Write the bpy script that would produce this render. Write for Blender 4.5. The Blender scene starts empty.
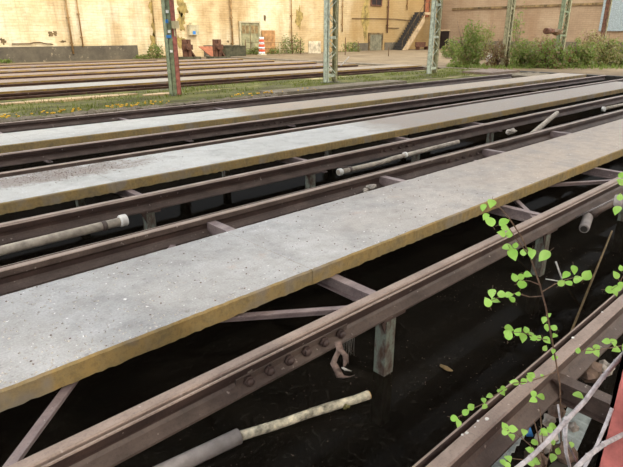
import bpy, bmesh, math, random
from mathutils import Vector, Matrix, noise
R = random.Random(7)
scene = bpy.context.scene
C = scene.collection

# ------------------------------------------------------------------ camera model
F, CX, CY = 530.0, 311.5, 233.5
VPX, VPY = 919.0, 34.0
H = 1.55
D1 = Vector((VPX-CX, VPY-CY, F)).normalized()          # along the tracks (+X), camera axes x right, y down, z forward
_a = -((VPY-CY)**2 + F*F)/(VPX-CX)
D2 = Vector((_a, VPY-CY, F)).normalized()              # across the tracks (+Y)
UP = Vector((0, -F, VPY-CY)).normalized()
def ray(u, v):
    r = Vector((u-CX, v-CY, F))
    return Vector((r.dot(D1), r.dot(D2), r.dot(UP)))
def onz(u, v, z):
    r = ray(u, v); k = (z-H)/r.z
    return Vector((r.x*k, r.y*k, z))
def ony(u, v, y):
    r = ray(u, v); k = y/r.y
    return Vector((r.x*k, y, H+r.z*k))
def onx(u, v, x):
    r = ray(u, v); k = x/r.x
    return Vector((x, r.y*k, H+r.z*k))
def w(c):                                              # camera axes -> world
    return Vector((c.dot(D1), c.dot(D2), c.dot(UP)))
cam = bpy.data.objects.new('camera', bpy.data.cameras.new('camera'))
C.objects.link(cam)
right, down, fwd = w(Vector((1,0,0))), w(Vector((0,1,0))), w(Vector((0,0,1)))
m = Matrix.Identity(4)
for i in range(3):
    m[i][0] = right[i]; m[i][1] = -down[i]; m[i][2] = -fwd[i]
m.translation = Vector((0,0,H))
cam.matrix_world = m
cam.data.sensor_fit = 'HORIZONTAL'; cam.data.sensor_width = 36.0
cam.data.lens = F/623.0*36.0
cam.data.clip_start = 0.05; cam.data.clip_end = 400
scene.camera = cam

# ------------------------------------------------------------------ materials
def lin(c):
    return tuple(((x/255.0)/12.92 if x/255.0 <= .04045 else ((x/255.0+.055)/1.055)**2.4) for x in c) + (1.0,)
class NT:
    def __init__(s, name):
        s.m = bpy.data.materials.new(name); s.m.use_nodes = True
        s.t = s.m.node_tree; s.b = s.t.nodes['Principled BSDF']
        s.g = s.t.nodes.new('ShaderNodeNewGeometry')
        s.pos = s.g.outputs['Position']
    def n(s, typ, **kw):
        nd = s.t.nodes.new(typ)
        for k, v in kw.items(): setattr(nd, k, v)
        return nd
    def L(s, a, b): s.t.links.new(a, b)
    def noise(s, scale, detail=4, rough=.6, stretch=None, dist=0.0):
        nd = s.n('ShaderNodeTexNoise'); nd.inputs['Scale'].default_value = scale
        nd.inputs['Detail'].default_value = detail; nd.inputs['Roughness'].default_value = rough
        nd.inputs['Distortion'].default_value = dist
        v = s.pos
        if stretch:
            mp = s.n('ShaderNodeVectorMath', operation='MULTIPLY'); mp.inputs[1].default_value = stretch
            s.L(v, mp.inputs[0]); v = mp.outputs[0]
        s.L(v, nd.inputs['Vector']); return nd.outputs['Fac']
    def ramp(s, fac, stops):
        nd = s.n('ShaderNodeValToRGB'); el = nd.color_ramp.elements
        while len(el) < len(stops): el.new(.5)
        for e, (p, c) in zip(el, stops):
            e.position = p; e.color = c if len(c) == 4 else lin(c)
        s.L(fac, nd.inputs['Fac']); return nd.outputs['Color']
    def mix(s, fac, a, b, mode='MIX'):
        nd = s.n('ShaderNodeMix', data_type='RGBA', blend_type=mode)
        if isinstance(fac, float): nd.inputs[0].default_value = fac
        else: s.L(fac, nd.inputs[0])
        for i, x in ((6, a), (7, b)):
            if isinstance(x, tuple): nd.inputs[i].default_value = x if len(x) == 4 else lin(x)
            else: s.L(x, nd.inputs[i])
        return nd.outputs[2]
    def thr(s, fac, lo, hi):
        nd = s.n('ShaderNodeMapRange'); nd.inputs[1].default_value = lo; nd.inputs[2].default_value = hi
        s.L(fac, nd.inputs[0]); return nd.outputs[0]
    def math(s, op, a, b):
        nd = s.n('ShaderNodeMath', operation=op)
        for i, x in enumerate((a, b)):
            if isinstance(x, (int, float)): nd.inputs[i].default_value = x
            else: s.L(x, nd.inputs[i])
        return nd.outputs[0]
    def done(s, col, rough=.85, bump=None, bs=.3, bd=.01, metal=0.0, spec=.3):
        if isinstance(col, tuple): s.b.inputs['Base Color'].default_value = col if len(col) == 4 else lin(col)
        else: s.L(col, s.b.inputs['Base Color'])
        if isinstance(rough, float): s.b.inputs['Roughness'].default_value = rough
        else: s.L(rough, s.b.inputs['Roughness'])
        s.b.inputs['Metallic'].default_value = metal
        s.b.inputs['Specular IOR Level'].default_value = spec
        if bump is not None:
            bn = s.n('ShaderNodeBump'); bn.inputs['Strength'].default_value = bs; bn.inputs['Distance'].default_value = bd
            s.L(bump, bn.inputs['Height']); s.L(bn.outputs[0], s.b.inputs['Normal'])
        return s.m

def plain(name, c, rough=.8, var=.25, scale=14, spec=.3):
    k = NT(name); n = k.noise(scale, 5)
    dark = tuple(x*(1-var) for x in c); light = tuple(min(255, x*(1+var*.6)) for x in c)
    return k.done(k.ramp(n, [(.3, dark), (.7, light)]), rough, n, .2, .005, spec=spec)

M = {}
def slab_mat(name, base, tint, dirt_c, dirt_amt, far=None, x0=0, x1=1, warp=2.0, patch=None):
    k = NT(name)
    big = k.noise(.9, 4, .6); mid = k.noise(6, 5, .65); fine = k.noise(70, 3, .7); sp = k.noise(34, 2, .5); spd = k.noise(15, 4, .7)
    c = k.mix(k.thr(big, .35, .65), base, tint)
    if far:                                             # brown dust film over the far end of the walkway
        sx = k.n('ShaderNodeSeparateXYZ'); k.L(k.pos, sx.inputs[0])
        xx = k.math('ADD', sx.outputs[0], k.math('MULTIPLY', k.math('SUBTRACT', k.noise(1.1, 5, .65), .5), warp*2))
        c = k.mix(k.thr(xx, x0, x1), c, far)
    c = k.mix(k.math('MULTIPLY', k.thr(mid, .42, .72), dirt_amt), c, dirt_c)
    if patch:                                           # film of brown grit, an oval with ragged edges
        d = k.n('ShaderNodeVectorMath', operation='SUBTRACT'); k.L(k.pos, d.inputs[0]); d.inputs[1].default_value = (patch[0], patch[1], 0)
        d2 = k.n('ShaderNodeVectorMath', operation='MULTIPLY'); k.L(d.outputs[0], d2.inputs[0]); d2.inputs[1].default_value = (1/patch[2], 1/patch[3], 0)
        ln = k.n('ShaderNodeVectorMath', operation='LENGTH'); k.L(d2.outputs[0], ln.inputs[0])
        pm = k.math('ADD', ln.outputs['Value'], k.math('MULTIPLY', k.math('SUBTRACT', k.noise(4.5, 6, .75), .5), 2.2))
        c = k.mix(k.math('MULTIPLY', k.thr(pm, 1.05, .55), .85), c, (142, 130, 122))
    blot = k.noise(2.4, 6, .75)
    c = k.mix(k.math('MULTIPLY', k.thr(blot, .50, .64), .5), c, tuple(x*.74 for x in base))
    c = k.mix(k.math('MULTIPLY', k.thr(fine, .35, .7), .34), c, tuple(x*.5 for x in base))
    c = k.mix(k.math('MULTIPLY', k.thr(spd, .60, .72), .6), c, (104, 97, 91))
    c = k.mix(k.math('MULTIPLY', k.thr(sp, .68, .74), .8), c, (246, 246, 244))
    orange = k.noise(3.3, 4, .7)
    c = k.mix(k.math('MULTIPLY', k.thr(orange, .62, .76), .25), c, (196, 150, 110))
    return k.done(c, .8, k.math('ADD', mid, k.math('MULTIPLY', fine, .5)), .3, .008, spec=.35)
M['slab_grey'] = slab_mat('concrete_grey', (194, 194, 194), (172, 171, 169), (142, 136, 130), .5, (184, 170, 157), 2.5, 6.5, 1.6)
M['slab_white'] = slab_mat('concrete_pale', (206, 206, 203), (192, 192, 189), (162, 154, 144), .3, (160, 148, 138), 6.9, 7.6, .8, (2.05, 6.5, 1.3, .36))
M['slab_white_b'] = slab_mat('concrete_pale_dusty', (194, 194, 190), (182, 181, 177), (160, 150, 140), .3, (166, 151, 134), 6.4, 7.0, .9)
M['slab_tan'] = slab_mat('concrete_tan', (140, 118, 100), (126, 106, 90), (104, 88, 74), .6)
M['slab_far'] = slab_mat('concrete_far_pale', (158, 152, 142), (146, 139, 128), (128, 115, 100), .3, (140, 122, 98), 8.5, 11, 1.5)
def edge_mat(name, a, b, dk):
    k = NT(name); n = k.noise(5, 5, .7); f = k.noise(30, 4, .7); s_ = k.noise(2.2, 3, .6)
    c = k.ramp(n, [(.28, dk), (.48, a), (.75, b)])
    c = k.mix(k.math('MULTIPLY', k.thr(f, .45, .75), .5), c, (96, 84, 60))
    c = k.mix(k.math('MULTIPLY', k.thr(s_, .56, .66), .7), c, (140, 132, 120))
    return k.done(c, .9, f, .5, .012)
M['edge_ochre'] = edge_mat('ochre_lichen_edge', (152, 132, 90), (170, 140, 84), (124, 112, 88))
M['edge_far'] = edge_mat('yellowish_far_edge', (150, 122, 66), (176, 136, 58), (112, 96, 70))
M['edge_grey'] = edge_mat('weathered_edge', (138, 122, 90), (170, 132, 76), (104, 90, 72))
def rust_mat(name, a, b, dk, rough=.62, metal=.15, spec=.5):
    k = NT(name); n = k.noise(7, 6, .65, (.5, 1, 1)); f = k.noise(60, 3, .7); fl = k.noise(26, 2, .5)
    c = k.ramp(n, [(.25, dk), (.5, a), (.78, b)])
    c = k.mix(k.math('MULTIPLY', k.thr(f, .5, .75), .4), c, tuple(x*.5 for x in dk))
    c = k.mix(k.math('MULTIPLY', k.thr(fl, .7, .76), .6), c, (196, 184, 176))
    return k.done(c, rough, f, .35, .004, metal, spec)
M['rust'] = rust_mat('rusty_rail_steel', (93, 79, 72), (118, 102, 93), (66, 55, 50))
M['rust_head'] = rust_mat('worn_rail_head', (148, 129, 117), (170, 150, 137), (122, 104, 94), .55)
M['rust_and_shade'] = rust_mat('dark_rust_and_shade', (78, 62, 57), (102, 80, 71), (54, 43, 41))  # dark rust on bolts and cap plates, painted shade on rail webs
M['beam'] = rust_mat('mauve_beam_steel', (138, 122, 120), (164, 147, 141), (104, 88, 88), .6)
M['rust_far'] = rust_mat('brown_rail_steel', (84, 62, 50), (110, 82, 62), (60, 44, 38), .8, 0.0, .2)
def post_mat():
    k = NT('peeling_green_grey_steel'); n = k.noise(16, 5, .7, (1, 1, .5)); f = k.noise(50, 3)
    c = k.ramp(n, [(.34, (74, 54, 42)), (.46, (94, 86, 78)), (.58, (116, 124, 112)), (.72, (84, 92, 92))])
    return k.done(c, .7, f, .3, .004)
M['post'] = post_mat()
M['pipe'] = plain('pale_dirty_pipe', (168, 158, 144), .7, .22, 12)
M['pipe_grey'] = plain('grey_pipe', (150, 142, 138), .6, .15, 12)
M['white_paint'] = plain('white_paint', (222, 220, 214), .6, .15)
M['wood'] = plain('weathered_wood', (176, 168, 148), .85, .55, 18)
M['wood_end'] = plain('raw_wood_end', (206, 168, 104), .85, .2, 22)
M['bamboo'] = plain('dry_cane', (118, 98, 66), .7, .25, 20)
M['cloth'] = plain('dirty_cloth', (134, 116, 108), .95, .3, 25)
M['cobweb'] = plain('dusty_cobweb', (120, 116, 110), .95, .2, 30)
M['stone'] = plain('pale_stone', (168, 160, 150), .9, .35, 18)
M['stone_dark'] = plain('brown_rubble', (112, 94, 82), .9, .4, 14)
M['corrugated'] = plain('grey_fibre_cement', (142, 150, 148), .85, .25, 16)
M['blue'] = plain('blue_paint', (62, 126, 190), .6, .1)
M['red_paint'] = plain('faded_red_paint', (158, 96, 84), .65, .25, 9)
M['red_bright'] = plain('coral_red_paint', (180, 104, 97), .65, .3, 9)
M['panel'] = plain('rust_streaked_white', (196, 180, 150), .8, .3, 2.5)
M['green_paint'] = plain('pale_green_paint', (120, 128, 98), .65, .25, 9)
M['mint'] = plain('mint_grey_paint', (172, 178, 158), .65, .25, 9)
M['olive_grey'] = plain('olive_grey_paint', (148, 142, 108), .7, .25, 9)
M['dark_steel'] = plain('dark_steel', (62, 58, 54), .7, .3, 10)
M['twig'] = plain('brown_twig', (120, 98, 80), .85, .25, 40)
M['dead'] = plain('grey_dead_wood', (172, 166, 168), .85, .25, 30)
def leaf_mat(name, a, b):
    k = NT(name); n = k.noise(9, 3)
    oi = k.n('ShaderNodeObjectInfo')
    c = k.ramp(n, [(.3, a), (.7, b)])
    m_ = k.done(c, .5, spec=.3)
    tr = k.n('ShaderNodeBsdfTranslucent'); k.L(c, tr.inputs['Color'])
    ms = k.n('ShaderNodeMixShader'); ms.inputs[0].default_value = .4
    k.L(k.b.outputs[0], ms.inputs[1]); k.L(tr.outputs[0], ms.inputs[2])
    k.L(ms.outputs[0], k.t.nodes['Material Output'].inputs['Surface'])
    return m_
M['leaf'] = leaf_mat('fresh_green_leaf', (150, 205, 84), (188, 230, 124))
M['bush'] = leaf_mat('bush_foliage', (98, 116, 50), (128, 142, 70))
M['bush_dull'] = leaf_mat('dull_foliage', (124, 118, 70), (152, 142, 92))
M['bush_brown'] = leaf_mat('brown_dry_foliage', (104, 82, 58), (132, 104, 72))
def water_mat():
    k = NT('black_pit_water')
    n = k.noise(2.2, 4, .7); c = k.ramp(n, [(.35, (.011, .0098, .008, 1)), (.6, (.018, .0155, .012, 1)), (.8, (.030, .025, .017, 1))])
    sp = k.noise(42, 3, .65); c = k.mix(k.math('MULTIPLY', k.thr(sp, .54, .72), .6), c, (.075, .066, .054, 1))
    k.done(c, .9, spec=0.0)
    g = k.n('ShaderNodeBsdfGlossy'); g.inputs['Roughness'].default_value = .05
    fr = k.n('ShaderNodeFresnel'); fr.inputs['IOR'].default_value = 1.33
    gm = k.n('ShaderNodeMixShader'); k.L(k.math('MULTIPLY', fr.outputs[0], .035), gm.inputs[0])
    t = k.n('ShaderNodeBsdfTransparent'); t.inputs[0].default_value = (.22, .18, .13, 1)
    ms = k.n('ShaderNodeMixShader'); ms.inputs[0].default_value = .5; k.L(k.b.outputs[0], ms.inputs[1]); k.L(t.outputs[0], ms.inputs[2])
    k.L(ms.outputs[0], gm.inputs[1]); k.L(g.outputs[0], gm.inputs[2])
    k.L(gm.outputs[0], k.t.nodes['Material Output'].inputs['Surface'])
    return k.m
M['water'] = water_mat()
M['mud'] = plain('dark_brown_mud', (52, 42, 32), .9, .45, 3)
M['pitwall'] = plain('damp_pit_wall', (66, 62, 56), .9, .35, 4)
M['grit'] = plain('pale_grit', (190, 184, 176), .9, .3, 40)
M['grit_brown'] = plain('brown_grit', (118, 102, 92), .9, .3, 40)
def moss_mat():
    k = NT('mossy_ground'); n = k.noise(1.4, 6, .7, (.5, 1, 1)); f = k.noise(14, 5, .7); p = k.noise(.55, 4, .6, (.35, 1.1, 1))
    c = k.ramp(n, [(.3, (60, 52, 38)), (.42, (80, 76, 36)), (.55, (104, 104, 46)), (.7, (120, 116, 62))])
    c = k.mix(k.math('MULTIPLY', k.thr(f, .45, .7), .55), c, (66, 66, 34))
    c = k.mix(k.math('MULTIPLY', k.thr(p, .60, .64), .9), c, (188, 168, 122))
    q = k.noise(.7, 3, .6, (.4, 1.3, 1))
    c = k.mix(k.math('MULTIPLY', k.thr(q, .62, .7), .8), c, (72, 66, 62))
    return k.done(c, .95, f, .8, .05)
M['moss'] = moss_mat()
def dirt_mat():
    k = NT('dry_earth'); n = k.noise(.5, 6, .7); f = k.noise(5, 5, .7)
    c = k.ramp(n, [(.3, (92, 76, 54)), (.5, (116, 98, 72)), (.7, (134, 116, 88))])
    c = k.mix(k.math('MULTIPLY', k.thr(f, .5, .72), .45), c, (112, 96, 66))
    return k.done(c, .95, f, .6, .04)
M['dirt'] = dirt_mat()
def gravel_mat():
    k = NT('grey_brown_gravel'); n = k.noise(2, 6, .7); f = k.noise(22, 4, .8)
    c = k.ramp(n, [(.3, (112, 102, 84)), (.55, (140, 128, 108)), (.75, (160, 148, 128))])
    c = k.mix(k.math('MULTIPLY', k.thr(f, .42, .7), .6), c, (78, 70, 58))
    return k.done(c, .95, f, .9, .03)
M['gravel'] = gravel_mat()
def wall_mat(name, stops, course, stain, line):
    k = NT(name)
    br = k.n('ShaderNodeTexBrick'); br.inputs['Scale'].default_value = 1.0
    br.inputs['Brick Width'].default_value = .5; br.inputs['Row Height'].default_value = .17; br.inputs['Mortar Size'].default_value = .012
    br.inputs['Color1'].default_value = (1,1,1,1); br.inputs['Color2'].default_value = (.86,.86,.86,1); br.inputs['Mortar'].default_value = (.6,.6,.6,1)
    sx = k.n('ShaderNodeSeparateXYZ'); k.L(k.pos, sx.inputs[0])
    cb = k.n('ShaderNodeCombineXYZ'); k.L(k.math('ADD', sx.outputs[0], sx.outputs[1]), cb.inputs[0]); k.L(sx.outputs[2], cb.inputs[1])
    k.L(cb.outputs[0], br.inputs['Vector'])
    n = k.noise(.35, 6, .65); s_ = k.noise(.55, 5, .7, (1, 1, .14)); f = k.noise(4, 5, .8)
    c = k.ramp(n, stops)
    c = k.mix(k.math('MULTIPLY', k.thr(s_, .46, .72), .85), c, stain)
    if name.startswith('cream'):
        right_tone = k.math('ADD', sx.outputs[0], k.math('MULTIPLY', k.noise(.5, 4, .7, (1, 1, .25)), 14)); c = k.mix(k.math('MULTIPLY', k.thr(right_tone, 38, 50), .85), c, (160, 128, 78))  # browner towards the right end of the wall
    c = k.mix(k.math('MULTIPLY', k.thr(f, .60, .72), .45), c, line)
    rw = k.noise(2.2, 5, .75, (.5, .5, 4.5)); c = k.mix(k.math('MULTIPLY', k.thr(rw, .5, .7), .4), c, line)
    c = k.mix(course, c, br.outputs['Color'], 'MULTIPLY')
    return k.done(c, .9, br.outputs['Color'], .25, .02)
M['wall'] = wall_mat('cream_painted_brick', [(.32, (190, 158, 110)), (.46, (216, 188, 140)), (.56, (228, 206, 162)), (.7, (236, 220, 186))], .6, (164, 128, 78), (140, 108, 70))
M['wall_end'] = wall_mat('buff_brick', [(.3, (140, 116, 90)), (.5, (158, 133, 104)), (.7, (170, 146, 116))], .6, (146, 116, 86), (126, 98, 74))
def plinth_mat():
    k = NT('sooty_plinth'); n = k.noise(1.1, 6, .75); f = k.noise(3.2, 5, .7)
    c = k.ramp(n, [(.3, (78, 70, 58)), (.6, (104, 94, 76)), (.75, (122, 104, 82))])
    c = k.mix(k.math('MULTIPLY', k.thr(f, .60, .70), .7), c, (176, 156, 124))
    return k.done(c, .95)
M['plinth'] = plinth_mat()
M['stain_green'] = plain('algae_stain', (150, 128, 74), .95, .45, 2)
M['stain_dark'] = plain('dark_patch', (110, 90, 60), .95, .5, 3)
M['door_green'] = plain('grey_green_door_paint', (150, 142, 104), .8, .25, 3)
M['door_dull'] = plain('grey_shutter', (124, 118, 94), .85, .25, 3)
M['pane'] = plain('dusty_amber_pane', (138, 112, 70), .5, .3, 4)
M['dark_opening'] = plain('dark_window_pane', (44, 36, 34), .4, .3, 4)
M['orange'] = plain('orange_paint', (224, 92, 52), .6, .1)
M['rustbrown'] = plain('rust_brown_metal', (98, 66, 48), .85, .35, 5)
M['redbrown'] = plain('red_brown_plate', (152, 92, 62), .85, .25, 4)
M['darkgreen'] = plain('dark_green_metal', (78, 74, 54), .85, .3, 4)
M['ochre_board'] = plain('ochre_board', (176, 130, 82), .85, .25, 3)
M['grey_box'] = plain('grey_cabinet', (188, 174, 136), .7, .15, 4)
M['concrete_far'] = plain('pale_stair_concrete', (182, 156, 120), .9, .2, 3)
M['roof'] = plain('sheet_roof', (112, 104, 96), .9, .2, 2)
M['flower'] = plain('orange_yellow_lichen', (214, 168, 48), .8, .2, 8)
M['grass'] = leaf_mat('grass_blades', (84, 96, 32), (116, 122, 50))
M['cable'] = plain('dark_cable', (96, 72, 46), .8, .2, 6)
M['downpipe'] = plain('brown_downpipe', (150, 118, 74), .8, .25, 4)

# ------------------------------------------------------------------ mesh helpers
class MB:
    def __init__(s): s.v = []; s.f = []; s.mi = []; s.sm = []
    def add(s, vs, fs, mi=0, smooth=False):
        o = len(s.v); s.v += [tuple(v) for v in vs]
        for f in fs: s.f.append(tuple(i+o for i in f)); s.mi.append(mi); s.sm.append(smooth)
    def box(s, a, b, mi=0, mt=None):
        x0,y0,z0 = a; x1,y1,z1 = b
        vs = [Vector(p) for p in ((x0,y0,z0),(x1,y0,z0),(x1,y1,z0),(x0,y1,z0),(x0,y0,z1),(x1,y0,z1),(x1,y1,z1),(x0,y1,z1))]
        if mt: vs = [mt @ v for v in vs]
        s.add(vs, [(0,3,2,1),(4,5,6,7),(0,1,5,4),(1,2,6,5),(2,3,7,6),(3,0,4,7)], mi)
    def bar(s, p, q, wd, th, mi=0, up=Vector((0,0,1))):
        p, q = Vector(p), Vector(q); d = (q-p); L_ = d.length; d.normalize()
        side = d.cross(up)
        if side.length < 1e-4: side = d.cross(Vector((1,0,0)))
        side.normalize(); u2 = side.cross(d)
        mt = Matrix((( d.x, side.x, u2.x, p.x),(d.y, side.y, u2.y, p.y),(d.z, side.z, u2.z, p.z),(0,0,0,1)))
        s.box((0,-wd/2,-th/2),(L_,wd/2,th/2), mi, mt)
    def prism(s, prof, x0, x1, mi=0, mt=None, seg_mi=None, n=1):
        k = len(prof); vs = []
        for i in range(n+1):
            x = x0+(x1-x0)*i/n
            vs += [Vector((x, y, z)) for y, z in prof]
        if mt: vs = [mt @ v for v in vs]
        fs = [tuple(range(k-1,-1,-1)), tuple(range(n*k, n*k+k))]
        s.add(vs, [], mi); o = len(s.v)-len(vs)
        for f in fs: s.f.append(tuple(i+o for i in f)); s.mi.append(mi); s.sm.append(False)
        for i in range(n):
            for j in range(k):
                s.f.append((o+i*k+j, o+i*k+(j+1)%k, o+(i+1)*k+(j+1)%k, o+(i+1)*k+j)); s.mi.append(seg_mi[j] if seg_mi else mi); s.sm.append(False)
    def tube(s, pts, r, mi=0, n=8, cap=True):
        pts = [Vector(p) for p in pts]; rs = r if isinstance(r, (list, tuple)) else [r]*len(pts)
        vs = []; ref = Vector((0.13,0.31,.94))
        for i, p in enumerate(pts):
            d = (pts[min(i+1,len(pts)-1)]-pts[max(i-1,0)]).normalized()
            a = d.cross(ref)
            if a.length < .05: a = d.cross(Vector((1,0,0)))
            a.normalize(); b = d.cross(a)
            for j in range(n):
                t = 2*math.pi*j/n; vs.append(p+(a*math.cos(t)+b*math.sin(t))*rs[i])
        fs = [(i*n+j, i*n+(j+1)%n, (i+1)*n+(j+1)%n, (i+1)*n+j) for i in range(len(pts)-1) for j in range(n)]
        s.add(vs, fs, mi, True)
        if cap:
            o = len(s.v)-len(vs)
            s.f.append(tuple(range(o+n-1, o-1, -1))); s.mi.append(mi); s.sm.append(False)
            e = o+(len(pts)-1)*n; s.f.append(tuple(range(e, e+n))); s.mi.append(mi); s.sm.append(False)
    def ico(s, c, r, mi=0, sub=1, jit=0.0, sq=(1,1,1), seed=0):
        bm = bmesh.new(); bmesh.ops.create_icosphere(bm, subdivisions=sub, radius=1)
        vs = []
        for v in bm.verts:
            k = 1+jit*noise.noise(v.co*1.7+Vector((seed*3.1, seed*1.7, 0)))
            vs.append(Vector(c)+Vector((v.co.x*sq[0], v.co.y*sq[1], v.co.z*sq[2]))*r*k)
        s.add(vs, [tuple(v.index for v in f.verts) for f in bm.faces], mi, jit < .2); bm.free()
    def build(s, name, mats, parent=None, origin=None):
        me = bpy.data.meshes.new(name)
        o = Vector(origin) if origin is not None else Vector((0,0,0))
        me.from_pydata([tuple(Vector(v)-o) for v in s.v], [], s.f)
        if not isinstance(mats, (list, tuple)): mats = [mats]
        for mm in mats: me.materials.append(mm)
        me.polygons.foreach_set('material_index', s.mi); me.polygons.foreach_set('use_smooth', s.sm)
        me.update()
        ob = bpy.data.objects.new(name, me); C.objects.link(ob)
        if parent is not None:
            ob.parent = parent; ob.location = o - WORLD[parent.name]
        else: ob.location = o
        WORLD[ob.name] = o
        return ob
WORLD = {}
def tag(o, label, cat, group=None, kind=None):
    if label: o['label'] = label
    if cat: o['category'] = cat
    if group: o['group'] = group
    if kind: o['kind'] = kind
    return o
def thing(name, loc, label, cat, group=None):
    o = bpy.data.objects.new(name, None); C.objects.link(o); o.location = loc; o.empty_display_size = .2
    WORLD[o.name] = Vector(loc)
    return tag(o, label, cat, group)
def struct(o, label=None, cat=None):
    o['kind'] = 'structure'
    if label: o['label'] = label
    if cat: o['category'] = cat
    return o
def dup(root, loc, label):
    r = root.copy(); C.objects.link(r); r.location = loc; r['label'] = label; WORLD[r.name] = Vector(loc)
    for ch in list(root.children):
        c = ch.copy(); C.objects.link(c); c.parent = r
        for g in list(ch.children):
            d = g.copy(); C.objects.link(d); d.parent = c
    return r
ORD = ['first', 'second', 'third', 'fourth', 'fifth', 'sixth', 'seventh', 'eighth', 'ninth', 'tenth']

# ------------------------------------------------------------------ setting
XE = 23.9                                   # where the tracks end
mb = MB(); mb.box((-6,-3,-1.15),(XE,12.0,-1.05)); struct(mb.build('floor', M['mud']), 'dark muddy floor of the flooded pit under the tracks', 'pit floor')
mb = MB(); mb.add([(-6,-3,-.63),(XE,-3,-.63),(XE-.001,11.299,-.63),(-5.999,11.299,-.63)], [(0,1,2,3)])
tag(mb.build('pit_water', M['water']), 'still black water flooding the pit below the rails', 'water', kind='stuff')
mb = MB(); mb.box((-6,11.31,-1.15),(XE,11.7,-.22)); struct(mb.build('wall_pit_far', M['pitwall']), 'damp concrete wall on the far side of the pit', 'wall')
mb = MB(); mb.box((XE,-3,-1.15),(XE+.4,12.0,-.03)); struct(mb.build('wall_pit_end', M['pitwall']), 'concrete wall closing the pit at the end of the tracks', 'wall')
mb = MB(); mb.box((-6.3,-3,-1.15),(-6,12.0,-.2)); struct(mb.build('wall_pit_start', M['pitwall']), 'pit end wall out of view at the left', 'wall')
# mossy strip as a gently uneven sheet
def ground(name, x0, x1, y0, y1, z, mat, nx, ny, amp, label, cat, depth=.4):
    b = MB(); vs = []; fs = []
    for i in range(nx+1):
        for j in range(ny+1):
            x = x0+(x1-x0)*i/nx; y = y0+(y1-y0)*j/ny
            k = 0 if (i in (0,nx) or j in (0,ny)) else 1
            vs.append((x, y, z+k*amp*noise.noise(Vector((x*.9, y*1.3, 3)))))
    for i in range(nx):
        for j in range(ny):
            a = i*(ny+1)+j; fs.append((a, a+ny+1, a+ny+2, a+1))
    b.add(vs, fs, 0, True)
    b.box((x0,y0,z-depth),(x1,y1,z-.03))
    return struct(b.build(name, mat), label, cat)
ground('floor_moss_strip', -6, XE, 11.7, 15.75, -.06, M['moss'], 90, 16, .03, 'mossy green ground strip along the column row', 'ground')
ground('floor_yard_earth', -6, XE, 15.75, 37.98, -.12, M['dirt'], 60, 30, .03, 'dry tan earth between the far tracks and the cream wall', 'ground')
ground('floor_yard_end', XE+.4, 55, -3, 37.98, -.03, M['dirt'], 60, 60, .04, 'bare earth beyond the ends of the tracks', 'ground')
mb = MB(); mb.box((XE,12.0,-.5),(XE+.4,37.98,-.03)); struct(mb.build('trim_track_end', M['gravel']), 'gravel kerb where the yard earth begins', 'kerb')

mb = MB(); mb.box((-10,38,-.6),(55.4,38.4,9)); struct(mb.build('wall_back', M['wall']), 'sunlit cream painted brick wall at the back of the yard', 'wall')
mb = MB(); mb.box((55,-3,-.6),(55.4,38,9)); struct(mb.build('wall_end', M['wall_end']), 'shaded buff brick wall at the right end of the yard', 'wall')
def plinth(n, u0, u1, zt, z0=-.12):
    a = ony(u0, 55, 38).x; b = ony(u1, 55, 38).x
    q = MB(); q.box((a, 37.93, z0), (b, 37.995, zt)); struct(q.build('trim_%d' % n, M['plinth']))
plinth(1, -90, 138, .80); plinth(2, 204, 243, .72); plinth(3, 352, 370, .70); plinth(4, 384, 408, .72)
mb = MB(); mb.box((54.93, 2, -.04), (54.995, 37.5, .85)); struct(mb.build('trim_5', M['plinth']))

# hall roof over the near tracks, carried by the lattice columns (gaps added to light the slabs from above)
mb = MB()
for y0, y1 in ((-4.2,1.8),(3.2,6.0),(8.2,10.0),(11.2,15.4)): mb.box((-12,y0,7.0),(27.5,y1,7.12))
for x in range(-12, 28, 3): mb.box((x,-4.2,6.85),(x+.12,15.4,7.0))
struct(mb.build('ceiling', M['roof']), 'hall roof over the near tracks', 'roof')

mb = MB(); mb.box((-12,-9.2,-1.1),(27.5,-9,7.1)); struct(mb.build('wall_light_blocker', M['wall_end']), 'unseen wall added behind the camera to block side light', 'wall')  # out of view, added to cut the side light on the rails
# ------------------------------------------------------------------ rails
def rail_profile(s):
    # u: from outside to inside of the track; grooved tram rail
    p = [(-.035,-.006),(-.027,0),(.024,0),(.031,-.008),(.033,-.042),(.050,-.042),(.052,-.010),(.055,-.004),(.064,-.004),(.067,-.010),(.052,-.056),
         (.014,-.070),(.009,-.108),(.022,-.124),(.072,-.152),(.072,-.165),(-.072,-.165),(-.072,-.152),(-.022,-.124),(-.009,-.108),(-.012,-.070),(-.035,-.048)]
    mi = [1,1,1,1,2,2,2,1,1,2,2,2,0,0,0,0,0,0,0,2,2,0]  # web and lip side coloured darker, painting in the shade under the lip
    if s > 0: return [(u, z) for u, z in p][::-1], [mi[(len(p)-2-i) % len(p)] for i in range(len(p))]
    return [(-u, z) for u, z in p], mi
def rail(y, inside, x0, x1, label, mats=('rust','rust_head','rust_and_shade'), z=0.0, name='grooved_rail', group=None):
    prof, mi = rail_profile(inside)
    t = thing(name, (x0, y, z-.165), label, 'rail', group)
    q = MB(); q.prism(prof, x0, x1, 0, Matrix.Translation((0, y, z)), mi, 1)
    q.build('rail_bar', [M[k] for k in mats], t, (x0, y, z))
    return t
RY = dict(a=.835, b=1.925, c=3.98, d=5.03, e=7.03, f=8.22, g=11.2)
rails = {}
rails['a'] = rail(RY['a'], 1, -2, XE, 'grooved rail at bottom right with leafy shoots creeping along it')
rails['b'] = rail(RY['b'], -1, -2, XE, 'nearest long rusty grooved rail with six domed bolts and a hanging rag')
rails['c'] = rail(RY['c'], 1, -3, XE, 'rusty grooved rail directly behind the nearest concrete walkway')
rails['d'] = rail(RY['d'], -1, -3, XE, 'rusty grooved rail in front of the middle walkway with a pipe hung below')
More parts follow.
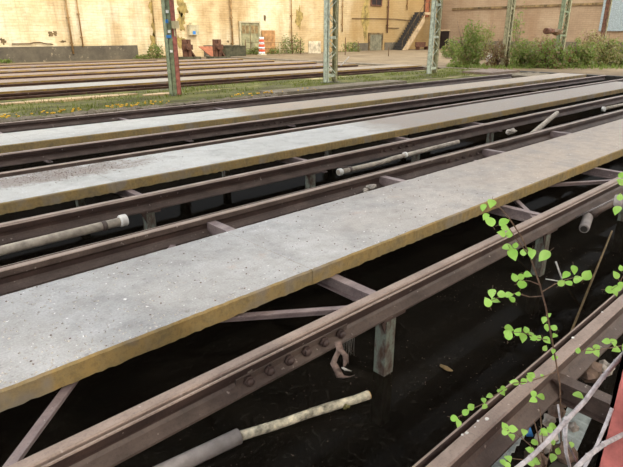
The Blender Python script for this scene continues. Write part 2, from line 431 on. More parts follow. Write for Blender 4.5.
rails['e'] = rail(RY['e'], 1, -3, XE, 'rusty grooved rail directly behind the middle concrete walkway')
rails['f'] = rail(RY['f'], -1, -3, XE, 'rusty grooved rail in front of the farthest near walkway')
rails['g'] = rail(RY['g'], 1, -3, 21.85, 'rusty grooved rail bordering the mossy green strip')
def fishplate(key, xs, side, z=-.108, r=.022):
    y = RY[key]+side*.012; x0, x1 = xs[0]-.07, xs[-1]+.07
    q = MB(); prof = [(0,-.058),(.018,-.05),(.016,-.03),(.010,0),(.012,.03),(.022,.044),(.03,.052),(0,.052)]
    prof = [(0,.042),(.012,.03),(.010,0),(.012,-.018),(0,-.018)]
    q.prism([(side*a, b) for a, b in prof], x0, x1, 0, Matrix.Translation((0, y, z)))
    fp = q.build('fishplate', M['rust'], rails[key], (x0, y, z))
    for x in xs:
        b = MB(); yy = y+side*.016
        b.tube([(x,yy,z),(x,yy+side*.020,z)], r*1.1, 0, 6)
        b.tube([(x,yy+side*.018,z),(x,yy+side*.032,z),(x,yy+side*.042,z)], [r*.95,r*.8,r*.3], 0, 12)
        b.build('bolt', M['rust_and_shade'], fp, (x, yy, z))
fishplate('b', [1.32,1.455,1.593,1.721,1.86,1.995], -1, -.118, .027)
fishplate('d', [ony(u, v, 4.95).x for u, v in ((387,149),(394,148),(402,146.5),(409,145),(416,143.5))], -1, -.085, .018)
fishplate('c', [ony(u, v, 3.95).x for u, v in ((449,165),(456,162),(463,159),(470,156),(477,153))], -1, -.085, .018)
fishplate('f', [ony(u, v, 8.15).x for u, v in ((258,125),(264,124.5),(270,124),(276,123.5),(282,123))], -1, -.085, .018)

# far tracks
FX = [24.0, 22.5, 22.5, 22.0, 22.0, 17.5]
for i in range(6):
    y = 16.15+3.3*i
    for j in (0, 1):
        rail(y+j, 1-2*j, 2.0, FX[i], '%s rail of the %s far track beyond the mossy strip' % (('front','back')[j], ORD[i]), ('rust_far','rust_far','rust_far'), -.03, 'far_rail', 'far rails in the yard')
    if i < 5:
        q = MB(); q.box((3.0,y+1.35,-.16),(FX[i]+.3,y+2.75,.0)); q.mi[2] = 1
        lab = ('pale' if i == 0 else 'tan')+' concrete strip behind the %s far track beyond the moss' % ORD[i]
        tag(q.build('far_walkway', [M['slab_far' if i == 0 else 'slab_tan'], M['edge_far']], None, (3.0,y+1.35,-.16)), lab, 'walkway', 'far concrete strips')

# ------------------------------------------------------------------ walkway slabs
def slab(x0, x1, y0, y1, zt, th, mat, edge, label, seed):
    q = MB(); rr = random.Random(seed); n = int((x1-x0)/.035)
    g = .001; x0 += g; x1 -= g
    rows = []
    for i in range(n+1):
        x = x0+(x1-x0)*i/n
        j1 = rr.uniform(-.003,.003); j2 = rr.uniform(-.006,.006); j3 = rr.uniform(-.005,.004)
        rows.append([(x,y0+.012+j1,zt),(x,y0+j1,zt-.012),(x,y0+.004+j2*.5,zt-th+j3),(x,y1,zt-th+j3),(x,y1+j1,zt-.012),(x,y1-.012+j1,zt)])
    k = 6; vs = [v for r_ in rows for v in r_]; q.add(vs, [], 0)
    cols = [1,1,0,1,1,0]
    for i in range(n):
        for j in range(k):
            q.f.append((i*k+j,(i+1)*k+j,(i+1)*k+(j+1)%k,i*k+(j+1)%k)); q.mi.append(cols[j]); q.sm.append(False)
    q.f.append(tuple(range(k))); q.mi.append(1); q.sm.append(False)
    q.f.append(tuple(n*k+j for j in range(k-1,-1,-1))); q.mi.append(1); q.sm.append(False)
    return tag(q.build('walkway_slab', [M[mat], M[edge]], None, (x0,(y0+y1)/2,zt-th)), label, 'walkway slab', 'concrete walkway slabs')
B = 2.32
spans = [(-2.4,B),(B,3*B),(3*B,5*B),(5*B,7*B),(7*B,9*B),(9*B,23.7)]
W = [('nearest', 2.48, 3.54, ['slab_grey']*4, 'edge_ochre', 4),
     ('middle', 5.70, 6.79, ['slab_white']*5, 'edge_ochre', 5),
     ('farthest near', 8.86, 9.98, ['slab_white_b']*6, 'edge_ochre', 6)]
TH = .115
for nm, y0, y1, mts, ed, cnt in W:
    for i in range(cnt):
        place = 'leftmost' if i == 0 else ('%s from the left' % ORD[i])
        col = {'slab_grey':'speckled grey','slab_white':'pale whitish','slab_white_b':'pale'}[mts[i]] if i < 2 else 'dusty brownish'
        slab(spans[i][0], spans[i][1], y0, y1, 0, TH, mts[i], ed if i < 3 else 'edge_grey', '%s concrete slab of the %s walkway, %s' % (col, nm, place), i*7+int(y0*10))

# ------------------------------------------------------------------ cross beams, posts, braces
def ibeam_prof(hh, ww, t):
    return [(-ww/2,0),(ww/2,0),(ww/2,-t),(t/2,-t),(t/2,-hh+t),(ww/2,-hh+t),(ww/2,-hh),(-ww/2,-hh),(-ww/2,-hh+t),(-t/2,-hh+t),(-t/2,-t),(-ww/2,-t)]
def beam(x, y0, y1, label, zt=-TH-.004, hh=.105, mat='beam', raised=None):
    q = MB()
    mt = Matrix(((0,-1,0,x),(1,0,0,0),(0,0,1,zt),(0,0,0,1)))
    q.prism([(a, b) for a, b in ibeam_prof(hh, .075, .012)], y0, y1, 0, mt)
    if raised:                                          # packed-up bracket where the beam meets the far rail
        xr = x-.04*x; q.box((xr-.04,raised,zt-.02),(xr+.03,y1,-.045)); q.box((xr-.05,raised,-.055),(xr+.04,y1,-.043)); q.box((xr-.04,raised,zt-.03),(x+.037,y1,zt-.015))
    return tag(q.build('cross_beam', M[mat], None, (x,(y0+y1)/2,zt-hh)), label, 'cross beam', 'cross beams between the rails')
for i, x in enumerate((2.54,5.05,7.49,9.85)):
    beam(x, RY['b']+.015, RY['c']-.015, 'mauve rusty cross beam under the nearest walkway, %s from the left' % ORD[i], raised=3.60)
for i, x in enumerate((2.46,4.97,7.35,9.75)):
    beam(x, RY['d']+.015, RY['e']-.015, 'mauve rusty cross beam under the middle walkway, %s from the left' % ORD[i])
for i, x in enumerate((2.42,4.8,7.2)):
    beam(x, RY['f']+.015, RY['g']-.015, 'mauve rusty cross beam under the farthest near walkway, %s from the left' % ORD[i])
beam(2.47, .05, RY['a']-.015, 'rusty cross beam behind the red column at bottom right', -.085, .12, 'rust')

RN = dict(b='nearest long rail', c='rail behind the nearest walkway', d='rail before the middle walkway', e='rail behind the middle walkway')
def post(key, k, label, xo=0.03):
    x = B*k+xo+(.12 if key == 'b' else 0); y = RY[key]
    t = thing('support_post', (x, y, -1.05), label, 'post', 'steel posts carrying the rails')
    q = MB(); hw = .047
    q.box((x-hw,y-hw,-1.05),(x+hw,y-hw+.012,-.18)); q.box((x-hw,y-hw+.012,-1.05),(x-hw+.012,y+hw,-.18)); q.box((x+hw-.012,y-hw+.012,-1.05),(x+hw,y+hw,-.18))
    q.build('column_shaft', M['post'], t, (x,y,-1.05))
    q = MB(); q.box((x-.11,y-.075,-.18),(x+.11,y+.075,-.165)); q.add([(x-.1,y-.04,-.18),(x-hw,y-.04,-.18),(x-hw,y-.04,-.3),(x-.1,y-.03,-.18),(x-hw,y-.03,-.18),(x-hw,y-.03,-.3)],[(0,2,1),(3,4,5),(0,1,4,3),(1,2,5,4),(2,0,3,5)])
    q.build('cap_plate', M['rust_and_shade'], t, (x,y,-.18))
    return t
for k in (1,2,3): post('b', k, 'peeling green steel post under the nearest long rail, %s from the left' % ORD[k-1])
for k in (1,2,3,4): post('d', k, 'grey steel post under the rail before the middle walkway, %s from the left' % ORD[k-1])
for k in (1,2,3,4): post('e', k, 'bluish steel post glimpsed under the middle walkway, %s from the left' % ORD[k-1])
def brace(p, q_, label):
    q = MB(); q.bar(p, q_, .046, .012); q.bar(Vector(p)+Vector((0,0,-.02)), Vector(q_)+Vector((0,0,-.02)), .012, .034)
    return tag(q.build('diagonal_brace', M['beam'], None, p), label, 'brace', 'flat diagonal braces under the walkway')
brace((.10,1.97,-.14),(2.0,3.88,-.14), 'flat rusty brace running from the lower left corner under the slab')
brace((2.48,1.97,-.14),(-.1,3.88,-.20), 'flat rusty brace meeting the first cross beam under the slab')
brace((4.82,1.97,-.14),(6.8,3.86,-.14), 'short visible end of brace beside the second cross beam')
brace((7.35,1.97,-.15),(4.6,3.86,-.20), 'flat rusty brace running to the third cross beam')

# ------------------------------------------------------------------ pipes, sticks and hanging bits
def pipe(name, pts, r, mat, label, collars=(), brackets=(), cat='pipe', railz=-.165):
    t = thing(name, pts[0], label, cat)
    q = MB(); q.tube(pts, r, 0, 14); q.build('pipe_run', M[mat], t, pts[0])
    for p, rr, L_ in collars:
        d = (Vector(pts[-1])-Vector(pts[-2])).normalized(); c = MB(); p = Vector(p)
        c.tube([p-d*L_/2, p-d*L_*.35, p+d*L_*.35, p+d*L_/2], [rr*.9,rr,rr,rr*.9], 0, 14); c.build('collar', M['white_paint'], t, p)
    for p, yy in brackets:
        c = MB(); p = Vector(p); c.tube([p-Vector((.022,0,0)), p+Vector((.022,0,0))], r*1.12, 0, 12)
        c.bar(p+Vector((0,0,r)), (p.x, yy, railz), .03, .01); c.build('hanger', M['rust'], t, p)
    return t
a, b_ = ony(0,251,4.7), ony(127,220,4.7); a = a+(a-b_)*.6
br_ = ony(104,226,4.7)
pipe('hung_pipe', [a, b_], .042, 'pipe', 'long pale pipe hung under the rail at left with a white end collar', [(ony(123,220.5,4.7), .058, .07)], [(br_, 4.965)])
a, b_ = ony(338,172.5,4.74), ony(424,150.5,4.74)
c1 = a.lerp(b_, .45)+Vector((0,0,-.015)); c2 = a.lerp(b_, .62)
pipe('hung_pipe', [a, c1, c2, b_+(b_-a)*.5], .034, 'pipe', 'pale broken pipe hung under the rail at picture centre', [(ony(340,172,4.74), .046, .06), (ony(405,155,4.74), .045, .05)], [(a.lerp(b_,.12), 4.965)])
# pipe elbow below the nearest rail on the right
q = MB(); p0 = ony(584,229,1.72); p1 = ony(589,214,1.8)
t = thing('hanging_pipe_end', p0, 'short round pipe end hanging below the nearest rail at right', 'pipe')
dd = (p0-p1).normalized(); q.tube([p1, p1+dd*.06, p1+dd*.065, p0-dd*.02, p0], [.036,.038,.047,.047,.044], 0, 16)
q.tube([p0-dd*.001, p0+dd*.004], [.032,.032], 1, 16); q.build('pipe_mouth', [M['pipe_grey'], M['dark_steel']], t, p0)
q = MB(); q.tube([p1+Vector((.0,.0,.0)), (p1.x, RY['b']-.05, -.165)], .012); q.build('hanger', M['rust'], t, p1)
q = MB(); p2 = ony(600,209,1.72); p3 = ony(626,196,1.66); q.tube([p1-dd*.0, ony(594,213,1.75), p2, p3, p3+(p3-p2)], [.03,.05,.04,.04,.04], 0, 12); q.build('pipe_run', M['rust'], t, p2)
q = MB(); p = ony(621,196,1.5); q.tube([p+Vector((0,0,.0)), p+Vector((0,0,-.09)), p+Vector((0,0,-.1)), p+Vector((0,0,-.12))], [.05,.05,.042,.03], 0, 14)
q.tube([p+Vector((0,0,.0)), (p.x,RY['b']-.06,-.165)], .008)
tag(q.build('hanging_cylinder', M['pipe_grey'], None, p), 'blue grey cylinder hanging at right picture edge under the rail', 'cylinder')
# pipe and wooden rod in the foreground
a = onz(150,478,-.60); b_ = onz(239,436,-.60); c1 = onz(237,437,-.60); c2 = onz(368,395,-.60)
t = thing('floating_pole', a, 'grey pipe sleeve with a pale weathered wooden rod, lying in the water', 'pole')
q = MB(); q.tube([a+(a-b_)*.5, b_], .045, 0, 18); q.build('pipe_sleeve', M['pipe_grey'], t, a)
q = MB(); n_ = 9; pts = [c1.lerp(c2, i/n_)+Vector((R.uniform(-.003,.003),R.uniform(-.003,.003),R.uniform(-.003,.003))) for i in range(n_+1)]
q.tube(pts, [.029+R.uniform(-.002,.002) for _ in pts], 0, 9); q.tube([pts[-1], pts[-1]+(pts[-1]-pts[-2])*.06], .027, 1, 9); q.build('wooden_rod', [M['wood'], M['wood_end']], t, c1)
p = c1.lerp(c2, .78)+Vector((0,-.045,.0)); q = MB()
for i in range(5): q.ico(p+Vector((R.uniform(-.02,.02),R.uniform(-.012,.012),R.uniform(-.01,.012))), .011, 0, 1, .3, seed=i)
q.build('algae_tuft', M['bush_dull'], t, p)
# rag hanging from nearest rail
def strip(name, pts, wd, mat, parent=None, th=.004, wob=.008):
    q = MB(); vs = []
    for i, (p_, wv) in enumerate(zip(pts, wd)):
        o = Vector((wv/2, -wv*.18, 0)); j = Vector((R.uniform(-1,1),R.uniform(-1,1),0))*wob
        for s_ in (1,-1):
            for d_ in (1,-1): vs.append(Vector(p_)+o*d_+j+Vector((0,th/2*s_,0)))
    fs = []
    for i in range(len(pts)-1):
        o = i*4; fs += [(o,o+1,o+5,o+4),(o+3,o+2,o+6,o+7),(o+1,o+3,o+7,o+5),(o+2,o,o+4,o+6)]
    e = (len(pts)-1)*4; fs += [(0,2,3,1),(e,e+1,e+3,e+2)]
    q.add(vs, fs, 0, True); return q.build(name, M[mat], parent, pts[0])
t = thing('hanging_rag', ony(338,341,1.79), 'torn dirty rag dangling from the nearest rail beside its bolts', 'rag')
pp = [ony(u,v,1.78) for u,v in ((337,341),(340,350),(336,358),(334,363),(337,370),(341,377),(346,378),(352,375))]
strip('cloth_strip', pp, [.035,.04,.035,.035,.04,.045,.045,.02], 'cloth', t)
pp = [ony(u,v,1.765) for u,v in ((340,350),(345,356),(346,362),(343,366))]; strip('cloth_loop', pp, [.03,.032,.028,.012], 'cloth', t)
pp = [ony(u,v,1.76) for u,v in ((342,367),(346,369),(350,371))]; o = strip('pale_scrap', pp, [.015,.022,.01], 'white_paint', t); o['label'] = 'whitish scrap caught in the rag'
q = MB()
for i in range(7):
    u = 344+i*1.7; q.tube([ony(u,338,1.79), ony(u+1.5*math.sin(i),348+R.uniform(0,4),1.78), ony(u+R.uniform(-3,2),352+R.uniform(0,14),1.78)], .0012, 0, 4)
tag(q.build('cobweb_strands', M['cobweb'], None, ony(346,338,1.79)), 'dusty cobweb strands hanging under the rail next to the rag', 'cobweb')
# cane leaning in the water, white rod by the second post
q = MB(); q.tube([onz(567,345,-.66), onz(572,330,-.615), onz(590,285,-.595), ony(612,231,1.62)], [.009,.009,.010,.008], 0, 8)
tag(q.build('dry_cane', M['bamboo'], None, onz(570,341,-.72)), 'thin tan cane slanting out of the black water at right', 'cane')
q = MB(); q.tube([ony(556,262,1.72), ony(563,283,1.68)], .008, 0, 8); q.tube([ony(546,279,1.72), ony(558,281,1.7)], .005, 0, 8)
tag(q.build('pale_rod', M['white_paint'], None, ony(560,275,1.72)), 'pale crossed rod leaning by the second post in the water', 'rod')
q = MB(); q.tube([onz(564,283,-.62), onz(584,312,-.85)], .011, 0, 8); tag(q.build('sunken_stick', M['bamboo'], None, onz(566,288,-.62)), 'brown stick sinking below the pale rod', 'stick')
q = MB(); q.tube([onz(498,240,-.6), onz(530,272,-.75)], .008, 0, 8); tag(q.build('sunken_stick', M['bamboo'], None, onz(500,245,-.6)), 'faint thin stick in the dark water left of the second post', 'stick')
# leaning tube in the middle pit, mushroom-shaped white end, loose bits
a, b_ = ony(538,129,4.3), ony(557,113,4.75)
q = MB(); q.tube([a+(a-b_)*.5, b_], .045, 0, 12); q.tube([a.lerp(b_,.48), a.lerp(b_,.52)], .05, 0, 12)
tag(q.build('leaning_tube', M['pipe'], None, a), 'pale tube leaning across the middle pit at right', 'tube')
p = ony(603,109,4.75); q = MB(); q.tube([p+Vector((.0,-.05,0)), p+Vector((0,.02,0))], [.06,.06], 0, 14); q.tube([p+Vector((.05,.0,0)), p+Vector((2.2,.02,-.02))], .04, 1, 12)
tag(q.build('capped_pipe', [M['white_paint'], M['pipe']], None, p), 'pipe with a round white cap in the middle pit at far right', 'pipe')
for i, (u, v, y, r_, lab) in enumerate(((511,131,4.6,.075,'pale broken pipe lump under the rail left of the leaning tube'), (371,187,3.88,.05,'grey clinker lump on the rail foot by the cross beam end'), (303,357,1,0,''))):
    if not r_: continue
    q = MB(); p = ony(u,v,y); q.ico(p, r_, 0, 2, .5, (1.9,.9,.6), i); q.ico(p+Vector((-.09,0,-.02)), r_*.7, 0, 2, .5, (1.2,.9,.7), i+4)
    tag(q.build('rubble_lump', M['stone'], None, p), lab, 'lump')

# grit on slabs and debris on the water
def scatter(name, mat, n, fn, r0, r1, label, cat):
    q = MB()
    for i in range(n):
        p = fn(); r_ = R.uniform(r0, r1)
        a_ = R.uniform(0, 6.28)
        vs = [p+Vector((math.cos(a_+k*1.57)*r_*R.uniform(.6,1.3), math.sin(a_+k*1.57)*r_*R.uniform(.6,1.3), 0)) for k in range(4)]+[p+Vector((0,0,r_*.8))]
        q.add(vs, [(0,1,4),(1,2,4),(2,3,4),(3,0,4),(3,2,1,0)])
    return tag(q.build(name, M[mat]), label, cat, kind='stuff')
scatter('brown_grit', 'grit_brown', 900, lambda: Vector((min(4.2,max(.9,R.gauss(2.0,.5))), min(6.75,max(5.9,R.gauss(6.5,.18))), 0)), .003, .009, 'brown grit heaped on the left of the middle walkway', 'grit')
scatter('pale_grit', 'grit', 520, lambda: Vector((abs(R.gauss(.3,.9))+.2, 2.5+1.02*R.random()**1.6, 0)), .003, .010, 'white crumbs scattered over the nearest walkway', 'grit')
scatter('dark_grit', 'grit_brown', 160, lambda: Vector((R.uniform(0.2,5), R.uniform(2.5,3.52), 0)), .003, .009, 'dark crumbs scattered over the nearest walkway', 'grit')
def wp():
    while True:
        p = Vector((R.uniform(.3,6), R.uniform(.95,2.45), -.629))
        if noise.noise(p*1.2) > -.15: return p
scatter('floating_specks', 'stone_dark', 900, wp, .0015, .0045, 'tiny specks floating on the black water', 'debris')
q = MB(); p = onz(446,368,-.62); q.ico(p, .036, 0, 2, .4, (.6,1.5,.2), 2); tag(q.build('floating_leaf', M['bamboo'], None, p), 'pale yellowish scrap floating on the black water', 'leaf')
for u, v, lab in ((310,21.5+80,None),):
    pass

# rubble bank and corrugated pieces at bottom right, before the rail
q = MB()
q.box((1.3,.05,-1.05),(2.25,.66,-.345))
tag(q.build('concrete_ledge', M['pitwall'], None, (1.5,.5,-.55)), 'dark concrete ledge under the rail at bottom right', 'ledge')
def corrugated(c, ax, ln, wd, label, rot):
    q = MB(); n_ = 28; vs = []; fs = []
    mt = Matrix.Translation(c) @ Matrix.Rotation(rot, 4, 'Z') @ Matrix.Rotation(ax, 4, 'X')
    for i in range(n_+1):
        x = -ln/2+ln*i/n_; zz = .008*math.sin(i*math.pi/2)
        for y in (-wd/2, wd/2):
            for t_ in (0,.006): vs.append(mt @ Vector((x,y,zz+t_)))
    for i in range(n_):
        o = i*4; fs += [(o+1,o+3,o+7,o+5),(o,o+4,o+6,o+2),(o,o+1,o+5,o+4),(o+2,o+6,o+7,o+3)]
    q.add(vs, fs, 0, False)
    tag(q.build('corrugated_sheet', M['corrugated'], None, c), label, 'sheet', 'broken corrugated sheets')
corrugated(onz(576,420,-.50), .15, .55, .13, 'grey ribbed strip in the dark gap left of the red column', .15)
corrugated(onz(496,448,-.26), -.25, .40, .16, 'grey ribbed sheet lying below the rail at bottom edge', .1)
for i, (u, v, z, r_, mt, lab) in enumerate(((573,427,-.30,.030,'stone','whitish stone in the leafy branches at bottom right'), (556,395,-.3,.07,'stone_dark','brown rubble piece beside the rail behind the leaves'), (590,371,-.2,.08,'stone_dark','brown rubble piece on the cross beam near the red column'), (545,440,-.3,.06,'stone','pale rubble piece at the bottom edge among leaves'), (570,358,-.2,.05,'stone','greyish rubble piece just above the cross beam'),(536,458,-.3,.05,'stone_dark','brown rubble piece near the bottom edge below the blue strip'),(556,412,-.3,.05,'stone_dark','dark rubble piece just under the grey branch fork'),(549,421,-.3,.035,'stone','small grey rubble piece left of the whitish stone'),(565,452,-.32,.06,'stone_dark','dark rubble piece at the bottom edge beneath the hanging branch'),(590,348,-.25,.06,'stone_dark','brown rubble piece beside the rail above the cross beam'),(606,368,-.22,.05,'stone','grey rubble piece touching the red column'))):
    q = MB(); p = onz(u,v,z); q.ico(p, r_, 0, 2, .7, (1,.85,.7), i+2); tag(q.build('rubble_stone', M[mt], None, p), lab, 'stone')
q = MB(); p = onz(527,430,-.32); q.bar(p+Vector((-.03,-.03,0)), p+Vector((.05,.05,.03)), .03, .012); tag(q.build('blue_strip', M['blue'], None, p), 'small blue plastic strip in the leaves below the rail', 'strip')
# droppings / flecks on the nearest corner rail
q = MB()
for u, v, r_ in ((487,419,.010),(478,421,.006),(467,433,.008),(461,434,.006),(475,427,.004),(602,312,.007),(571,337,.009),(580,345,.003)):
    p = onz(u,v,0.0); q.ico((p.x,min(max(p.y,.805),.86),.001), r_, 0, 1, .3, (1.3,1,.25))
tag(q.build('white_droppings', M['white_paint']), 'white droppings spattered on the bottom right rail', 'droppings', kind='stuff')

# ------------------------------------------------------------------ lattice columns
def lattice(name, x, y, h, lm, rm, label, bar='mint', gap=.46, fl=.13, lace=True, z0=-.08, base='dark_steel'):
    t = thing(name, (x,y,z0), label, 'column', 'lattice columns of the hall')
    for s_, mm in ((-1,lm),(1,rm)):
        q = MB(); cx_ = x+s_*gap/2
        o = -s_
        # channel section opening inwards
        for (a0,b0,a1,b1) in ((-.0,-.10,.012,.10),(.0,-.10,fl,-.088),(.0,.088,fl,.10)):
            xa, xb = sorted((cx_+o*a0, cx_+o*a1)); q.box((xa,y+b0,z0+.02),(xb,y+b1,z0+h), 0)
        q.build('left_channel' if s_ < 0 else 'right_channel', M[mm], t, (cx_,y,z0))
    q = MB(); n_ = int(h/.42) if lace else 0
    for yy in (-.080,.080):
        for i in range(n_):
            za = z0+.25+i*.42; zb = za+.42; s_ = 1 if i % 2 else -1
            q.bar((x-s_*gap/2, y+yy, za), (x+s_*gap/2, y+yy, zb), .038, .01, 0, Vector((0,1,0)))
            if i % 3 == 0: q.box((x-gap/2, y+yy-.006, za-.05),(x+gap/2, y+yy+.006, za+.05))
    if not lace: q.box((x-gap/2+.05,y-.008,z0+.02),(x+gap/2-.05,y+.008,z0+h))
    q.build('lacing_bars' if lace else 'web_plate', M[bar], t, (x,y,z0))
    q = MB(); q.box((x-gap/2-.1,y-.2,z0-.02),(x+gap/2+.1,y+.2,z0+.02)); q.build('base_plate', M[base], t, (x,y,z0))
    return t
hc = 7.0
c1_ = lattice('lattice_column', 7.70, 13.9, hc, 'green_paint', 'red_paint', 'lattice column with a red right leg and green left leg, at left in the moss', 'mint', .27)
lattice('lattice_column', 13.93, 13.95, hc, 'mint', 'olive_grey', 'pale green lattice column in the moss before the white panel', 'mint', .52, fl=.09)
lattice('lattice_column', 20.2, 14.0, hc, 'mint', 'olive_grey', 'pale green lattice column right before the staircase', 'mint', .52, fl=.09)
lattice('lattice_column', 26.47, 14.0, hc, 'olive_grey', 'olive_grey', 'brownish lattice column standing in the bushes, left of two others', 'olive_grey', z0=-.04)
lattice('lattice_column', 32.74, 14.0, hc, 'green_paint', 'olive_grey', 'green lattice column rising behind the hedge with debris on it', 'green_paint', .9, z0=-.04)
lattice('lattice_column', 39.0, 14.0, hc, 'rustbrown', 'olive_grey', 'rusty brown lattice column at the far right behind the hedge', 'rustbrown', z0=-.04)
cn = lattice('lattice_column', 1.88, .275, 7.1, 'red_bright', 'red_bright', 'coral red column standing close at the bottom right corner', 'red_bright', .40, lace=False, z0=-.32)
# stickers and box on the first column
for (u0,v0,u1,v1,mm,nm) in ((164.6,19.5,167.6,23,'blue','blue_sticker'),(165.4,35,170.6,38,'blue','blue_sticker'),(165,10,168,13,'white_paint','white_sticker'),(167,30,170,33,'white_paint','white_sticker'),(169,50,172,52.5,'white_paint','white_sticker')):
    a = ony(u0+1.2,v1,13.775); b_ = ony(u1+.4,v0,13.775); q = MB(); q.box((a.x,13.77,a.z),(b_.x,13.79,b_.z)); q.build(nm, M[mm], c1_, (a.x,13.775,a.z))
a = ony(173.5,28.5,13.7); b_ = ony(178,21,13.7); q = MB(); q.box((a.x,13.66,a.z),(b_.x,13.80,b_.z)); q.box((a.x+.04,13.74,a.z-.2),(a.x+.07,13.77,a.z)); q.build('switch_box', M['grey_box'], c1_, (a.x,13.7,a.z))
# concrete footing patches in the moss strip
for i, (u, v, lab) in enumerate(((75,99,'long pale bare patch of concrete in the moss at left'),(160,94.5,'small pale concrete patch left of the red legged column'))):
    p = onz(u,v,-.05); q = MB(); wd_, dp = ((2.0,.2),(.5,.2))[i]; vs = []
    for k in range(22):
        an = k/22*6.283; rr = 1+.22*noise.noise(Vector((math.cos(an)*1.5, math.sin(an)*1.5, i)))
        vs.append((p.x+math.cos(an)*wd_*rr, p.y+math.sin(an)*dp*rr, -.02))
    n_ = len(vs); q.add(vs+[(x_,y_,-.1) for x_,y_,_ in vs], [tuple(range(n_)), tuple(range(2*n_-1,n_-1,-1))]+[(k,k+n_,(k+1)%n_+n_,(k+1)%n_) for k in range(n_)])
    tag(q.build('concrete_patch', M['concrete_far'], None, p), lab, 'patch')
# gravel bank and low block next to the last near rail
q = MB()
p0 = onz(252,95,0); p1 = onz(330,90,0)
q.box((9.6,11.75,-.1),(15.5,12.5,.02)); tag(q.build('concrete_kerb', M['gravel'], None, (9.6,11.75,-.1)), 'grey concrete kerb between the moss and the rail, left of centre', 'kerb')
q = MB(); q.box((21.3,11.8,-.1),(23.8,13.2,.03)); tag(q.build('concrete_kerb', M['slab_tan'], None, (21.3,11.8,-.1)), 'tan concrete block at the track end under the bushes', 'kerb')
q = MB(); vs_ = []
for i in range(26):
    for k_ in range(9): vs_.append((21.9+1.98*i/25, 10.0+1.69*k_/8, -.07+.06*math.sin(math.pi*i/25)*math.sin(math.pi*k_/8)+.05*noise.noise(Vector((i*.5,k_*.7,1)))))
q.add(vs_, [(i*9+k_, (i+1)*9+k_, (i+1)*9+k_+1, i*9+k_+1) for i in range(25) for k_ in range(8)], 0, True); q.box((21.9,10.0,-1.04),(23.88,11.30,-.1))
tag(q.build('earth_mound', M['gravel'], None, (22.9,10.7,-1.04)), 'low earth mound where the rail along the moss ends', 'mound')
q = MB()
for i in range(120):
    x = -1+11*i/120; q.ico((x, 11.72+R.uniform(-.08,.12), -.06), R.uniform(.08,.16), 0, 1, .5, (1.2,1,.6), i)
tag(q.build('gravel_edge', M['gravel']), 'grey gravel edge along the rail before the moss', 'gravel', kind='stuff')
q = MB()
for i in range(110):
    x = R.choice((2.9,3.9,4.1,5.2,5.6,6.2,8.6,9.0,11.0,9.6))+R.gauss(0,.22); y = 11.98+R.gauss(0,.12)
    q.ico((x,y,.0+R.uniform(0,.05)), R.uniform(.015,.035), 0, 1, .4, (1,1,.6), i)
tag(q.build('yellow_flowers', M['flower']), 'small orange yellow flowers along the near edge of the moss', 'flowers', kind='stuff')
def blades(name, n, fn, h0, h1, mat, label):
    q = MB()
    for i in range(n):
        p = fn(); hh = R.uniform(h0,h1); an = R.uniform(0,6.28); s_ = Vector((math.cos(an),math.sin(an),0))*hh*.14; l_ = Vector((R.uniform(-.4,.4),R.uniform(-.4,.4),1))*hh
        q.add([p-s_, p+s_, p+l_*.6+s_*.6, p+l_, p+l_*.6-s_*.6], [(0,1,2,3,4)])
    tag(q.build(name, M[mat]), label, 'grass', kind='stuff')
def mossp():
    while True:
        p = Vector((R.uniform(1.5,24), R.uniform(12.2,15.7), -.07))
        if noise.noise(Vector((p.x*.6, p.y*1.2, 5))) > -.05: return p
blades('moss_tufts', 6000, mossp, .03, .10, 'grass', 'short green tufts covering the mossy strip')

# ------------------------------------------------------------------ things at the cream wall
YW = 37.95
def wb(u0, v0, u1, v1, y=YW, d=.1):                    # box against the wall from pixel corners
    a = ony(u0, v1, y); b = ony(u1, v0, y)
    return (a.x, y-d, a.z), (b.x, y+.046, b.z)
def frame_box(q, lo, hi, wdt, d0):
    x0,y0,z0 = lo; x1,y1,z1 = hi
    q.box((x0-wdt,y0-d0,z0),(x0,y1,z1+wdt)); q.box((x1,y0-d0,z0),(x1+wdt,y1,z1+wdt)); q.box((x0,y0-d0,z1),(x1,y1,z1+wdt))
# double door
lo, hi = wb(241.5,23,258.5,57.5,YW,.05); lo = (lo[0],lo[1],-.1)
d_ = thing('door_1', ((lo[0]+hi[0])/2, YW, -.1), 'grey green double door with dusty upper panes in the cream wall', 'door'); d_['kind'] = 'structure'
xm = (lo[0]+hi[0])/2
for nm, xa, xb in (('left_leaf',lo[0]+.02,xm-.015),('right_leaf',xm+.015,hi[0]-.02)):
    q = MB(); q.box((xa,lo[1],lo[2]),(xb,hi[1],hi[2]-.03)); lf = q.build(nm, M['door_green'], d_, (xa,lo[1],lo[2]))
    q = MB(); zc = hi[2]-.2; ww = (xb-xa)
    for k in range(2): q.box((xa+ww*(.12+.42*k),lo[1]-.012,zc-.62),(xa+ww*(.46+.42*k),lo[1]+.01,zc))
    q.build('upper_pane', M['pane'], lf, (xa,lo[1],zc))
    q = MB(); q.box((xa+ww*.1,lo[1]-.02,lo[2]+.15),(xa+ww*.9,lo[1]+.01,lo[2]+1.1)); q.build('lower_panel', M['door_green'], lf, (xa,lo[1],lo[2]+.15))
q = MB(); q.box((xm-.02,lo[1]-.03,lo[2]),(xm+.02,lo[1],hi[2]-.03)); q.build('centre_strip', M['stain_dark'], d_, (xm,lo[1],lo[2]))
q = MB(); frame_box(q, lo, hi, .12, .05); q.build('door_frame', M['grey_box'], d_, (xm,lo[1],lo[2]))
